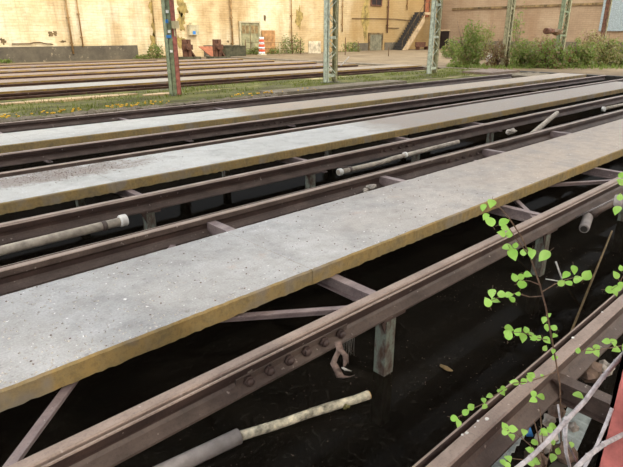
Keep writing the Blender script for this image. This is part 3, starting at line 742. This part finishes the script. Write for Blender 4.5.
# low shutter door
lo, hi = wb(369,34.5,381.5,52,YW,.05); lo = (lo[0],lo[1],-.1)
d_ = thing('door_2', ((lo[0]+hi[0])/2, YW, -.1), 'small grey shutter door under a horizontal wall line', 'door'); d_['kind'] = 'structure'
q = MB(); n_ = 12
for k in range(n_): q.box((lo[0],lo[1]-.02*(k%2),lo[2]+(hi[2]-lo[2])*k/n_),(hi[0],hi[1],lo[2]+(hi[2]-lo[2])*(k+1)/n_))
q.build('shutter', M['door_dull'], d_, (lo[0],lo[1],lo[2]))
q = MB(); frame_box(q, lo, hi, .16, .06); q.build('door_frame', M['stain_dark'], d_, (lo[0],lo[1],lo[2]))
# window
lo, hi = wb(371.5,-9,381.5,4.5,YW,.02)
w_ = thing('window_1', ((lo[0]+hi[0])/2, YW, lo[2]), 'dark window high in the cream wall above the shutter door', 'window'); w_['kind'] = 'structure'
q = MB(); q.box(lo, hi); q.build('pane', M['dark_opening'], w_, lo)
q = MB(); frame_box(q, lo, hi, .12, .05); q.box((lo[0]-.12,lo[1]-.06,lo[2]-.12),(hi[0]+.12,hi[1],lo[2])); q.box(((lo[0]+hi[0])/2-.03,lo[1]-.02,lo[2]),((lo[0]+hi[0])/2+.03,lo[1],hi[2])); q.build('window_frame', M['rustbrown'], w_, lo)
# vertical pilasters/pipes and wall lines
def vpipe(u0, v0, u1, v1, r_, mat, label, cat='pipe', name='wall_pipe'):
    a = ony(u0,v0,YW-.08); b_ = ony(u1,v1,YW-.08); x = (a.x+b_.x)/2
    q = MB(); q.tube([(x,YW-.03-r_,b_.z),(x,YW-.03-r_,a.z)], r_, 0, 8)
    for k in range(3): 
        zz = b_.z+(a.z-b_.z)*(.15+.35*k); q.box((x-r_*1.5,YW-.04-r_*2,zz-.03),(x+r_*1.5,YW+.045,zz+.03))
    tag(q.build(name, M[mat], None, (x,YW,b_.z)), label, cat, 'pipes on the cream wall')
vpipe(67,-20,69,54,.06,'downpipe','thin brown pipe climbing the cream wall at left')
vpipe(77.5,-20,79.5,47,.045,'downpipe','thinner ochre pipe just right of the first wall pipe')
vpipe(230.5,-20,232,54,.075,'downpipe','brown pipe climbing the cream wall left of the double door')
vpipe(291,-20,292,50,.055,'downpipe','brown pipe climbing the cream wall right of the beacon')
vpipe(342.5,-20,343,32,.055,'downpipe','brown pipe climbing the wall right of the second column')
vpipe(388.5,-20,388,33,.07,'rustbrown','short rusty pipe with a thick end right of the shutter door')
vpipe(408,-20,408,10,.05,'downpipe','short pipe high on the wall above the stairs')
def hline(pts, label):
    q = MB(); q.tube([Vector(ony(u,v,YW-.05)) for u,v in pts], .035, 0, 6); tag(q.build('wall_cable', M['cable'], None, ony(pts[0][0],pts[0][1],YW)), label, 'cable')
hline([(352,18.5),(372,18.5),(394,19),(405,20),(415,21.5)], 'long brown cable line across the cream wall above the shutter door')
hline([(386,28),(399,28.2)], 'short brown cable on the wall right of the shutter door')
hline([(12,44),(30,43.8),(34,42.5),(40,42.3),(46,43.8),(53,44.2)], 'dark low ledge line on the cream wall above the plinth at left')
# pilaster with algae
def pil(u0,u1,v0,v1,mat,label,d=.12,name='wall_pilaster'):
    lo, hi = wb(u0,v0,u1,v1,YW,d); q = MB(); q.box((lo[0],lo[1],lo[2]),(hi[0],hi[1],hi[2])); struct(q.build(name, M[mat], None, lo), label, 'pilaster')
pil(157.5,161.5,-30,56,'wall','cream wall rib behind the red legged column')
# stain patches: real growth/peeling on the wall, thin irregular sheets
def stain(u, v, ru, rv, mat, label, seed):
    p = ony(u,v,37.985); a = (ony(u+ru,v,37.985)-p).length; b_ = (ony(u,v+rv,37.985)-p).length
    q = MB(); n_ = 40; vs = []
    for k in range(n_):
        an = k/n_*6.283; rr = 1+.8*noise.noise(Vector((math.cos(an)*2.6, math.sin(an)*2.2, seed*5.3)))
        vs.append((p.x+math.cos(an)*a*rr, 37.985, p.z+math.sin(an)*b_*rr))
    q.add(vs+[(x,38.01,z) for x,_,z in vs], [tuple(range(n_))]+[((k+1)%n_,k,k+n_,(k+1)%n_+n_) for k in range(n_)])
    q.build('wall_stain', M[mat], None, p); o = C.objects[-1]; struct(o, label, 'stain'); o.name = 'wall_stain'
for i, (u,v,ru,rv,mt,lab) in enumerate(((154,10,5,9,'stain_green','olive algae stain left of the red legged column'),(156,26,3.5,9,'stain_green','lower algae stain left of the red legged column'),(155,42,4.5,8,'stain_green','algae stain at the wall foot behind the red legged column'),(182,8,5,8,'stain_green','olive algae stain right of the red legged column'),(181,22,3.5,9,'stain_green','lower algae stain right of the red legged column'),(180,42,4,6,'stain_green','algae stain low on the wall right of the red legged column'),
     (51,34,2.2,2.5,'stain_dark','brown peeled spot on the left cream wall'),(55,33.5,1.8,2.5,'stain_dark','second brown peeled spot on the left cream wall'),(63,41.5,3,.9,'stain_dark','small brown chip on the cream wall above the plinth'),(3,41,2.5,3,'stain_dark','dark smudge on the cream wall at left edge'),
     (299,18,3.5,9,'stain_green','dull green stain on the wall left of the second column'),(366,20,3,22,'stain_green','olive streak on the wall left of the shutter door'),(265,18,1.2,2.5,'stain_dark','small brown mark on the wall right of the double door'),(228,41.5,1.2,1,'stain_dark','small brown mark left of the double door'),(52,55,5,3,'redbrown','reddish patch on the dark plinth at left'))):
    stain(u,v,ru,rv,mt,lab,i)
# junction box
lo, hi = wb(188,25.5,196.5,35,YW,.3); t = thing('junction_box', lo, 'grey junction box with blue label on the cream wall', 'box')
q = MB(); q.box(lo, hi); q.box((lo[0]+.2,lo[1]+.1,hi[2]),(lo[0]+.3,hi[1],hi[2]+.2)); q.box((lo[0]-.03,lo[1]-.03,hi[2]-.02),(hi[0]+.03,hi[1],hi[2]+.03)); q.build('box_body', M['grey_box'], t, lo)
q = MB(); q.box((lo[0]+.25,lo[1]-.01,lo[2]+.05),(lo[0]+.5,lo[1]+.01,lo[2]+.28)); q.build('blue_label', M['blue'], t, lo)
# orange/white beacon
p = ony(262,57.5,35.8); p.z = -.1
t = thing('warning_beacon', p, 'orange and white striped traffic beacon beside the double door', 'beacon')
hb = ony(262,37,35.8).z+.1; rb = .27
q = MB(); q.tube([p, p+Vector((0,0,.12))], [.42,.40], 0, 6); q.build('foot', M['grey_box'], t, p)
for k in range(7):
    q = MB(); z0 = .12+(hb-.12)*k/7; z1 = .12+(hb-.12)*(k+1)/7; f0 = 1-.28*k/7; f1 = 1-.28*(k+1)/7
    q.tube([p+Vector((0,0,z0)), p+Vector((0,0,z1))], [rb*f0, rb*f1], 0, 16); q.build('orange_band' if k % 2 else 'white_band', M['orange' if k % 2 else 'white_paint'], t, p+Vector((0,0,z0)))
# white panel on posts
p = ony(314,46,35.5); lo, hi = wb(308.5,41,320.5,54.5,35.5,.05)
t = thing('white_panel', (p.x,35.5,-.1), 'rust streaked white panel on two legs left of the second column', 'panel')
q = MB(); q.box(lo, (hi[0],35.5,hi[2])); q.build('board', M['panel'], t, lo)
q = MB()
for x in (lo[0]+.03, hi[0]-.03):
    q = MB(); q.box((x-.03,35.5,-.12),(x+.03,35.56,hi[2])); q.build('leg', M['grey_box'], t, (x,35.5,-.1))
# ochre board against wall, dark green box, leaning plate, buffers
lo, hi = wb(262.5,30.5,274.5,56,YW-.1,.08); q = MB(); q.box((lo[0],lo[1],-.12),(hi[0],hi[1],hi[2])); q.box((lo[0],lo[1]-.03,hi[2]-.75),(hi[0]-.3,lo[1],hi[2])); tag(q.build('ochre_board', M['ochre_board'], None, lo), 'ochre board leaning on the wall right of the beacon', 'board')
lo, hi = wb(221,45.5,240,60,35.6,1.0); q = MB(); q.box((lo[0],34.9,-.12),(hi[0],36.0,hi[2]-.05)); q.box((lo[0]-.05,34.85,hi[2]-.05),(hi[0]+.05,36.05,hi[2])); q.box((hi[0]-.9,34.87,-.12),(hi[0],34.9,hi[2]-.1)); tag(q.build('metal_bin', M['darkgreen'], None, (lo[0],35.4,-.12)), 'low dark green metal bin left of the double door', 'bin')
a = ony(200,46.5,35); b_ = ony(217,56,35); q = MB()
q.add([(a.x,35.2,a.z),(b_.x-.3,35.2,a.z),(b_.x+.2,34.4,-.1),(a.x+.7,34.4,-.1),(a.x,35.28,a.z),(b_.x-.3,35.28,a.z),(b_.x+.2,34.5,-.1),(a.x+.7,34.5,-.1)], [(0,3,2,1),(4,5,6,7),(0,1,5,4),(1,2,6,5),(2,3,7,6),(3,0,4,7)])
tag(q.build('leaning_plate', M['redbrown'], None, (a.x,35,-.1)), 'red brown metal plate leaning between two rusty buffers', 'plate')
def buffer(u, v, y, label):
    p = ony(u,v,y); x = p.x; z = -.1
    t = thing('buffer_stop', (x,y,z), label, 'buffer', 'rusty buffer stops before the cream wall')
    q = MB()
    for dx in (-.16,.16):
        q.bar((x+dx,y,z),(x+dx,y,z+1.3),.24,.24)
    q.bar((x+.75,y+.2,z),(x,y+.05,z+.95),.3,.1)
    q.build('uprights', M['rustbrown'], t, (x,y,z))
    q = MB(); q.bar((x-.38,y-.1,z+.8),(x+.38,y-.1,z+.8),.2,.34); q.build('cross_bar', M['rustbrown'], t, (x,y,z))
    q = MB(); q.tube([(x-.1,y-.1,z+.85),(x-.1,y-.35,z+.85),(x-.1,y-.36,z+.85),(x-.1,y-.42,z+.85)],[.08,.08,.2,.2],0,12); q.build('buffer_head', M['rustbrown'], t, (x,y,z))
    q = MB(); q.box((x-.5,y-.3,z),(x+.9,y+.7,z+.18)); q.build('plinth_block', M['darkgreen'], t, (x,y,z))
buffer(187,52,34,'rusty buffer stop right of the red legged column, left of the plate'); buffer(217.5,54,33,'rusty buffer stop right of the leaning plate')
p = ony(193,50,34.5); q = MB(); q.box((p.x-.12,34.9,-.1),(p.x+.12,35.0,p.z+.2)); q.box((p.x-.08,34.88,p.z-.2),(p.x+.08,34.9,p.z+.1)); tag(q.build('orange_marker', M['redbrown'], None, (p.x,34.95,-.1)), 'small orange brown marker board behind the left buffer stop', 'marker')
# fence stakes
for i, (u, v0, v1, y) in enumerate(((280,44,60,34.5),(246,40,58,36.5),(292.5,40,58,35.5),(300.5,41,57,35.5),(345,38,61,31),(388,48,64,27),(358,42,55,36))):
    b_ = ony(u,v1,y); a = ony(u,v0,y); q = MB(); q.tube([(b_.x,y,-.15),(b_.x,y,a.z)], .035, 0, 6); q.tube([(b_.x,y,a.z),(b_.x,y,a.z+.04)], [.045,.02], 0, 6)
    tag(q.build('fence_stake', M['cable' if i != 0 else 'grey_box'], None, (b_.x,y,-.12)), '%s thin fence stake before the cream wall, counting from the left' % ORD[[1,0,2,3,4,6,5][i]], 'stake', 'thin stakes before the cream wall')
q = MB()
for zz in (.45,.9):
    q.tube([(ony(246,50,36.5).x,36.5,zz),(ony(280,50,34.5).x,34.5,zz),(ony(300.5,50,35.5).x,35.5,zz)], .015, 0, 5)
tag(q.build('fence_wire', M['cable'], None, (ony(280,50,34.5).x,34.5,.45)), 'two thin fence wires strung between stakes by the beacon', 'wire')
# leaning thin rod
a, b_ = ony(338,69,20.5), ony(349,57,20.5); q = MB(); q.tube([a, b_], .03, 0, 6); tag(q.build('leaning_rod', M['pipe'], None, a), 'pale rod slanting across far rails right of the second column', 'rod')

# staircase to the raised door
ys0, ys1 = 36.4, 37.6
pa = ony(402,51,ys0); pb = ony(425,12,ys0)
t = thing('staircase', (pa.x,ys0,-.1), 'outside staircase rising to the right along the cream wall', 'staircase')
n_ = 15; zs0 = -.1; zs1 = pb.z; xs0, xs1 = pa.x, pb.x
q = MB()
for k in range(n_):
    x0 = xs0+(xs1-xs0)*k/n_; z1 = zs0+(zs1-zs0)*(k+1)/n_
    q.box((x0,ys0+.06,z1-.10),(x0+(xs1-xs0)/n_+.05,ys1,z1))
    q.box((x0+.02,ys0+.08,z1-.3),(x0+.05,ys1,z1-.08))
q.build('treads', M['dark_steel'], t, (xs0,ys0,zs0))
q = MB(); q.add([(xs0,ys0-.04,zs0),(xs0+.9,ys0-.04,zs0),(xs1,ys0-.04,zs1-1.0),(xs1,ys0-.04,zs1-.32),(xs0,ys0+.05,zs0),(xs0+.9,ys0+.05,zs0),(xs1,ys0+.05,zs1-1.0),(xs1,ys0+.05,zs1-.32)], [(0,1,2,3),(7,6,5,4),(0,4,5,1),(1,5,6,2),(2,6,7,3),(3,7,4,0)])
q.build('stringer', M['concrete_far'], t, (xs0,ys0,zs0))
q = MB(); q.box((xs1,ys0,zs1-.25),(xs1+1.9,ys1,zs1)); q.box((xs1+1.5,ys0+.02,zs0),(xs1+1.75,ys0+.25,zs1-.25)); q.build('landing', M['concrete_far'], t, (xs1,ys0,zs1))
q = MB(); q.tube([(xs0,ys0+.02,.9),(xs1,ys0+.02,zs1+.95),(xs1+1.8,ys0+.02,zs1+.95)], .025, 0, 6)
for k in range(5): x = xs0+(xs1-xs0)*k/4; z = zs0+(zs1-zs0)*k/4; q.tube([(x,ys0+.02,z),(x,ys0+.02,z+.98)], .02, 0, 6)
q.build('handrail', M['stain_dark'], t, (xs0,ys0,.9))
lo, hi = wb(424,-12,430,17,YW,.06); d_ = thing('door_3', (lo[0],YW,lo[2]), 'red brown door at the top of the outside staircase', 'door'); d_['kind'] = 'structure'
q = MB(); q.box(lo, hi); q.build('door_leaf', M['redbrown'], d_, lo); q = MB(); frame_box(q, lo, hi, .1, .05); q.build('door_frame', M['rustbrown'], d_, lo)
a = onx(441,31,54.9); b_ = onx(447.5,48,54.9)
q = MB(); w_ = thing('door_4', (54.95,(a.y+b_.y)/2,-.04), 'dark opening in the shaded end wall by the corner', 'door'); w_['kind'] = 'structure'
q.box((54.9,b_.y,-.04),(54.99,a.y,a.z)); q.build('dark_leaf', M['dark_opening'], w_, (54.95,b_.y,-.04)); q = MB(); q.box((54.85,b_.y-.15,a.z),(54.99,a.y+.15,a.z+.15)); q.build('lintel', M['concrete_far'], w_, (54.95,b_.y,a.z))
p = ony(421,46,36); q = MB(); q.box((p.x-.9,35.6,.25),(p.x+.9,36.1,.33)); q.box((p.x-.9,36.05,.3),(p.x+.9,36.12,.75))
for dx in (-.8,.7): q.box((p.x+dx,35.62,-.12),(p.x+dx+.1,36.1,.25))
tag(q.build('bench', M['rustbrown'], None, (p.x,35.8,-.12)), 'small brown bench under the staircase landing', 'bench')
# end wall ledge line, grey panel
for i, (v0, v1, dd_) in enumerate(((7.5,5.5,.1),)):
    a = onx(452,9,54.9); b_ = onx(611,2.5,54.9); q = MB(); q.box((54.85,b_.y,a.z-.12),(54.99,a.y,a.z+.08)); struct(q.build('trim_6', M['stain_dark']))
a = onx(607,-15,54.9); b_ = onx(640,31,54.9); q = MB(); q.box((54.8,b_.y,b_.z),(54.99,a.y,a.z)); struct(q.build('trim_7', M['corrugated']), 'grey sheet panel on the end wall at far right', 'panel')
p = ony(553,31,13.86); q = MB(); q.ico(p+Vector((-.3,0,0)), .22, 0, 2, .5, (1.6,.8,.6), 3); q.ico(p+Vector((.5,.0,-.05)), .26, 1, 2, .6, (2.2,.8,.7), 4)
q.tube([p+Vector((-.9,0,-.0)), p+Vector((-.5,0,0))], .16, 0, 10)
tag(q.build('caught_debris', [M['rustbrown'], M['bush_brown']], None, p), 'brown bundle caught on the green column above the hedge', 'debris')

# ------------------------------------------------------------------ bushes
def bush(name, c, rx, ry, rz, n, mats, label, seed, ls=.11, stems=9, cat='bush', group='bushes at the end of the tracks'):
    rr = random.Random(seed)
    t = thing(name, c, label, cat, group)
    q = MB(); n = int(n*1.7); ls *= .78
    for i in range(n):
        while True:
            d = Vector((rr.uniform(-1,1), rr.uniform(-1,1), rr.uniform(0,1)))
            if d.length <= 1: break
        k = noise.noise(Vector((d.x*2.3+seed, d.y*2.3, d.z*2.3)))
        if k < -.12: continue
        s_ = .8+.5*k+.25*rr.random()
        p = Vector(c)+Vector((d.x*rx*s_, d.y*ry*s_, .05+d.z*rz*s_))
        nrm = Vector((rr.uniform(-1,1), rr.uniform(-1,1), rr.uniform(-.2,1))).normalized(); a_ = nrm.orthogonal().normalized(); b2 = nrm.cross(a_); an = rr.uniform(0,6.28)
        e1 = (a_*math.cos(an)+b2*math.sin(an))*ls*rr.uniform(.6,1.3); e2 = (b2*math.cos(an)-a_*math.sin(an))*ls*.45
        q.add([p-e1, p-e1*.2+e2, p+e1, p-e1*.2-e2], [(0,1,2,3)], 0 if rr.random() < .72 else 1)
    q.build('foliage', [M[x] for x in mats], t, c)
    q = MB()
    for i in range(stems):
        e = Vector(c)+Vector((rr.uniform(-.8,.8)*rx, rr.uniform(-.8,.8)*ry, rz*rr.uniform(.6,1.15))); mpt = Vector(c).lerp(e,.5)+Vector((rr.uniform(-.1,.1),0,.1))
        q.tube([Vector(c)+Vector((rr.uniform(-.1,.1),rr.uniform(-.1,.1),-.05)), mpt, e], [.03,.02,.008], 0, 5)
    q.build('stems', M['twig'], t, c)
    return t
def bp(u, v, z=-.03): return onz(u, v, z)
bush('leafy_bush', bp(466,66), 1.05, .7, 2.0, 2000, ('bush','bush_dull'), 'tall loose green bush right of the third column', 11, .11, 8)
bush('leafy_bush', bp(452,58), .8, .8, 1.2, 1000, ('bush','bush_dull'), 'low green bush in front of the dark opening', 12)
bush('leafy_bush', bp(482,60), .8, .8, 2.3, 1000, ('bush_dull','bush'), 'tall sparse bush left of the brownish column', 13, .11, 8)
bush('dry_bush', bp(496,67), .7, .6, 1.25, 900, ('bush_brown','bush_dull'), 'brown dry bush at the foot of the brownish column', 14, .09, 10)
bush('hedge_bush', bp(523,67), 1.0, .8, 1.25, 1500, ('bush','bush_dull'), 'green hedge bush between the brownish and the green column', 15)
bush('hedge_bush', bp(550,68), 1.0, .8, 1.2, 1500, ('bush','bush_brown'), 'green and brown hedge bush before the green column', 16)
bush('hedge_bush', bp(577,67), 1.0, .8, 1.2, 1500, ('bush','bush_dull'), 'green hedge bush between the green and the rusty column', 17)
bush('hedge_bush', bp(604,66), 1.0, .8, 1.45, 1500, ('bush_dull','bush'), 'dull green hedge bush below the grey wall panel', 18)
bush('hedge_bush', bp(630,66), 1.0, .8, 1.5, 1300, ('bush','bush_dull'), 'green hedge bush cut by the right picture edge', 19)
bush('hedge_bush', bp(540,61), 1.6, .9, 1.5, 1200, ('bush_dull','bush_brown'), 'dull hedge bush behind the row, around the green column foot', 20)
bush('hedge_bush', bp(590,60), 1.6, .9, 1.7, 1300, ('bush_dull','bush_brown'), 'dull hedge bush behind the row, around the rusty column foot', 21)
bush('climbing_shrub', bp(512,64), .6, .5, 2.9, 420, ('bush','bush_dull'), 'sparse shoots climbing the brownish column', 22, .1, 5)
p = bp(491,62); q = MB(); q.ico(p+Vector((0,0,.22)), .33, 0, 2, .4, (1.2,1,.8), 6); tag(q.build('pale_boulder', M['stone'], None, p), 'pale rounded boulder among the bushes left of the brownish column', 'boulder')
def wallweed(u, y, rx, rz, n, label, seed): bush('wall_weed', Vector((ony(u,55,y).x, y, -.12)), rx, .35, rz, n, ('bush','bush_dull'), label, seed, .11, 3, 'weed', 'weeds at the foot of the cream wall')
wallweed(157,37.2,.7,1.0,420,'green weed behind the red legged column',31); wallweed(142,37.2,.6,.25,160,'low green weed at the plinth end',32)
wallweed(254,36.8,.8,.55,330,'green weed at the foot of the double door',33); wallweed(287,37.2,1.1,1.3,420,'tall weed right of the ochre board',34)
wallweed(274,36.8,.8,.5,260,'low weed between beacon and fence',38)
wallweed(298,37.0,.8,1.6,380,'tall weed left of the white panel',35); wallweed(351,36.5,1.4,1.0,420,'dull weed between the second column and the shutter door',36); wallweed(4,37.2,.5,.2,120,'low weed at the plinth by the left edge',37)

def fringe():
    p = onz(R.uniform(445,640), R.gauss(67.5,1.0), -.04); return Vector((max(p.x,24.4), p.y, -.04))
blades('grass_fringe', 1800, fringe, .06, .22, 'bush', 'low fringe of green grass along the foot of the hedge')

# ------------------------------------------------------------------ sapling and branches in the foreground
def leaf(parent, p, size, rng, name='leaf'):
    q = MB()
    out = [(0,0),(.05,.16),(.14,.29),(.27,.38),(.42,.40),(.58,.36),(.74,.27),(.88,.15),(1.06,0)]
    ang = rng.uniform(0,6.28)
    to_cam = (Vector((0,0,H))-p).normalized()
    nrm = (to_cam*.95+Vector((rng.uniform(-.6,.6),rng.uniform(-.6,.6),rng.uniform(.2,.9)))).normalized()
    a_ = nrm.orthogonal().normalized(); b_ = nrm.cross(a_)
    e1 = a_*math.cos(ang)+b_*math.sin(ang); e2 = nrm.cross(e1)
    base = p-e1*size*.5
    mid = []; l_ = []; r_ = []
    for x, y in out:
        cz = -.10*size*(2*x-1)**2
        c = base+e1*x*size+nrm*cz; mid.append(c)
        l_.append(c+e2*y*size+nrm*.10*size*(y/.44)); r_.append(c-e2*y*size+nrm*.10*size*(y/.44))
    vs = mid+l_+r_; n_ = len(out); fs = []
    for i in range(n_-1):
        fs += [(i,i+1,n_+i+1,n_+i),(i+1,i,2*n_+i,2*n_+i+1)]
    q.add(vs, fs, 0, True)
    q.tube([base-e1*size*.35, base], size*.02, 1, 4)
    return q.build(name, [M['leaf'], M['twig']], parent, p)
def plant(name, label, y, stems, leaves, rad, mat='twig', base=None, dy=.05):
    rng = random.Random(len(leaves)*3+1)
    pts0 = [ony(u,v,y) for u,v in stems[0]]
    t = thing(name, pts0[0], label, 'sapling' if 'sapling' in name else 'shoot')
    for i, st in enumerate(stems):
        q = MB(); pts = [ony(u,v,y+(0.0 if j == 0 else R.uniform(-.015,.015))) for j,(u,v) in enumerate(st)]
        if i == 0 and base is not None: pts = [Vector(base)]+pts
        n_ = len(pts); q.tube(pts, [rad*(1-.6*j/max(1,n_-1))*(1 if i == 0 else .55) for j in range(n_)], 0, 6)
        q.build('stem' if i == 0 else 'twig', M[mat], t, pts[0])
    for u, v, s_ in leaves:
        p = ony(u,v,y+rng.uniform(-dy,dy))
        depth = (p-Vector((0,0,H))).dot(fwd)
        leaf(t, p, s_*.93*depth/F, rng)
    return t
def cvt(lst, ox, oy, sc, k=1.0): return [(ox+x/sc, oy+y/sc, s_*k) for x, y, s_ in lst]
L1 = cvt([(15,75,9),(50,57,12),(42,135,14),(25,115,9),(105,140,12),(110,165,9),(95,190,10),(127,190,9),(120,250,12),(143,280,14),(155,240,8),(190,270,9),(215,260,7),(227,278,11),(280,287,15),(150,380,10),(180,378,9),(207,368,9),(185,410,12),(375,370,10),(410,347,10),(355,405,9),(385,405,9),(427,390,11),(467,370,13)], 480, 190, 4.357)
L2 = cvt([(270,68,11),(247,115,11),(288,108,10),(322,75,10),(357,77,9),(373,100,8),(405,72,6),(425,20,10),(565,183,6),(541,207,8),(556,247,8),(590,247,8),(596,288,7),(555,312,9),(545,353,7),(588,370,6),(596,403,7),(360,252,11),(358,285,11),(345,272,7),(405,268,10),(430,298,11),(447,258,8),(472,283,8),(487,302,8),(513,300,7)], 440, 280, 5.19)
sap_st = [[(560,385),(556,362),(551,335),(546,308),(540,285),(530,256),(521,236),(509,218),(500,208),(491,205)],
          [(527,253),(516,238),(506,224)],[(527,253),(534,250),(545,254)],[(543,296),(530,297),(516,293),(497,298),(488,302)],[(542,292),(555,284),(565,280),(580,276)],[(547,340),(536,338),(522,332),(508,333)],
          [(521,243),(512,250),(508,250)],[(540,285),(530,281),(520,280)]]
plant('birch_sapling', 'slender sapling with fresh green leaves rising in front of the black water', .72, sap_st, L1+L2, .0042, base=(2.3,.66,-.42))
L3 = cvt([(123,322,9),(135,337,8),(157,303,9),(173,287,9),(210,268,7),(212,286,7),(228,255,8),(262,243,10),(270,233,8),(300,215,10),(328,212,8),(350,193,9),(383,195,5),(345,203,8)], 413, 310, 2.967)
plant('creeping_shoot', 'thin leafy shoot creeping along the bottom right rail', .80, [[(556,372),(542,377),(528,382),(514,383),(500,392),(487,402),(470,410),(455,419)]], L3, .003, dy=.03)
L4 = cvt([(490,120,7),(523,122,9),(545,113,9),(545,128,8),(573,93,9),(595,95,9),(603,117,10),(630,110,9)], 413, 310, 2.967)+[(621,182,9),(620,197,8),(617,210,11),(622,175,8),(616,275,9),(621,268,7),(611,290,11),(617,288,9),(615,293,8),(621,285,8)]
plant('leafy_shoot', 'green leafy shoot reaching in from the right picture edge', .62, [[(640,340),(625,345),(610,348),(595,350),(580,351)],[(640,250),(628,268),(618,285),(611,290)],[(640,160),(630,180),(620,195)]], L4, .0035)
L5 = cvt([(358,250,8),(357,267,9),(380,257,9),(490,253,12),(272,345,9),(275,362,9),(297,353,10),(293,375,9),(330,362,9),(363,393,9),(347,415,9),(390,362,9),(415,345,9),(405,355,8),(387,365,9),(413,390,8),(430,418,8),(415,438,10),(365,450,10),(350,455,8),(283,440,10),(267,452,8),(280,462,9),(470,400,7),(555,463,6)], 413, 310, 2.967)
plant('leafy_shoot', 'low clump of leafy shoots at bottom right below the rail', .55, [[(545,470),(540,450),(538,435),(534,420)],[(545,470),(530,445),(515,432),(505,430)],[(545,470),(525,460),(508,458)],[(545,470),(552,445),(553,428)],[(545,470),(540,410),(536,395)]], L5, .004)
# grey dead branches, tubes in front
def branch(pts, r0, r1, label, y):
    q = MB(); P_ = [ony(u,v,y+dy) for u,v,dy in pts]; n_ = len(P_)
    q.tube(P_, [r0+(r1-r0)*i/(n_-1) for i in range(n_)], 0, 8)
    for i in range(1,n_-1): q.ico(P_[i], (r0+(r1-r0)*i/(n_-1))*1.25, 0, 1, .2, (1,1,1), i)
    return tag(q.build('dead_branch', M['dead'], None, P_[0]), label, 'branch', 'bare grey branches')
branch([(512,472,0),(530,458,0),(548,441,0),(566,421,0),(585,401,0),(603,377,0),(616,362,.0),(632,345,.0)], .006, .0085, 'longest bare grey branch crossing diagonally at bottom right', .42)
branch([(566,418,0),(565,436,.0),(566,452,.0),(571,472,.0)], .0065, .005, 'short bare grey branch hanging from the fork near the whitish stone', .42)
branch([(572,472,0),(588,456,0),(604,444,0),(632,430,0)], .006, .007, 'bare grey branch running in front of the red column foot', .30)
branch([(583,470,0),(597,445,0),(606,424,0),(612,408,0)], .005, .006, 'bare grey branch rising just left of the red column', .36)
branch([(558,405,0),(561,425,0),(566,440,0),(580,468,0)], .003, .0045, 'thin brown twig behind the forked branch', .46)

# ------------------------------------------------------------------ light
wld = bpy.data.worlds.new('sky'); scene.world = wld; wld.use_nodes = True
nt = wld.node_tree; bg = nt.nodes['Background']
bg.inputs['Color'].default_value = (.955, .98, 1.0, 1); bg.inputs['Strength'].default_value = 2.6
sl = bpy.data.lights.new('sun', 'SUN'); sl.energy = .9; sl.angle = math.radians(3); sl.color = (1, .9, .74)
so = bpy.data.objects.new('sun', sl); C.objects.link(so)
so.rotation_euler = Vector((-.35, 1.0, -.95)).to_track_quat('-Z', 'Y').to_euler(); so.location = (0,0,20)
scene.view_settings.view_transform = 'Standard'; scene.view_settings.look = 'None'
scene.view_settings.exposure = 0.3; scene.view_settings.gamma = 1.0
scene.view_settings.use_curve_mapping = False
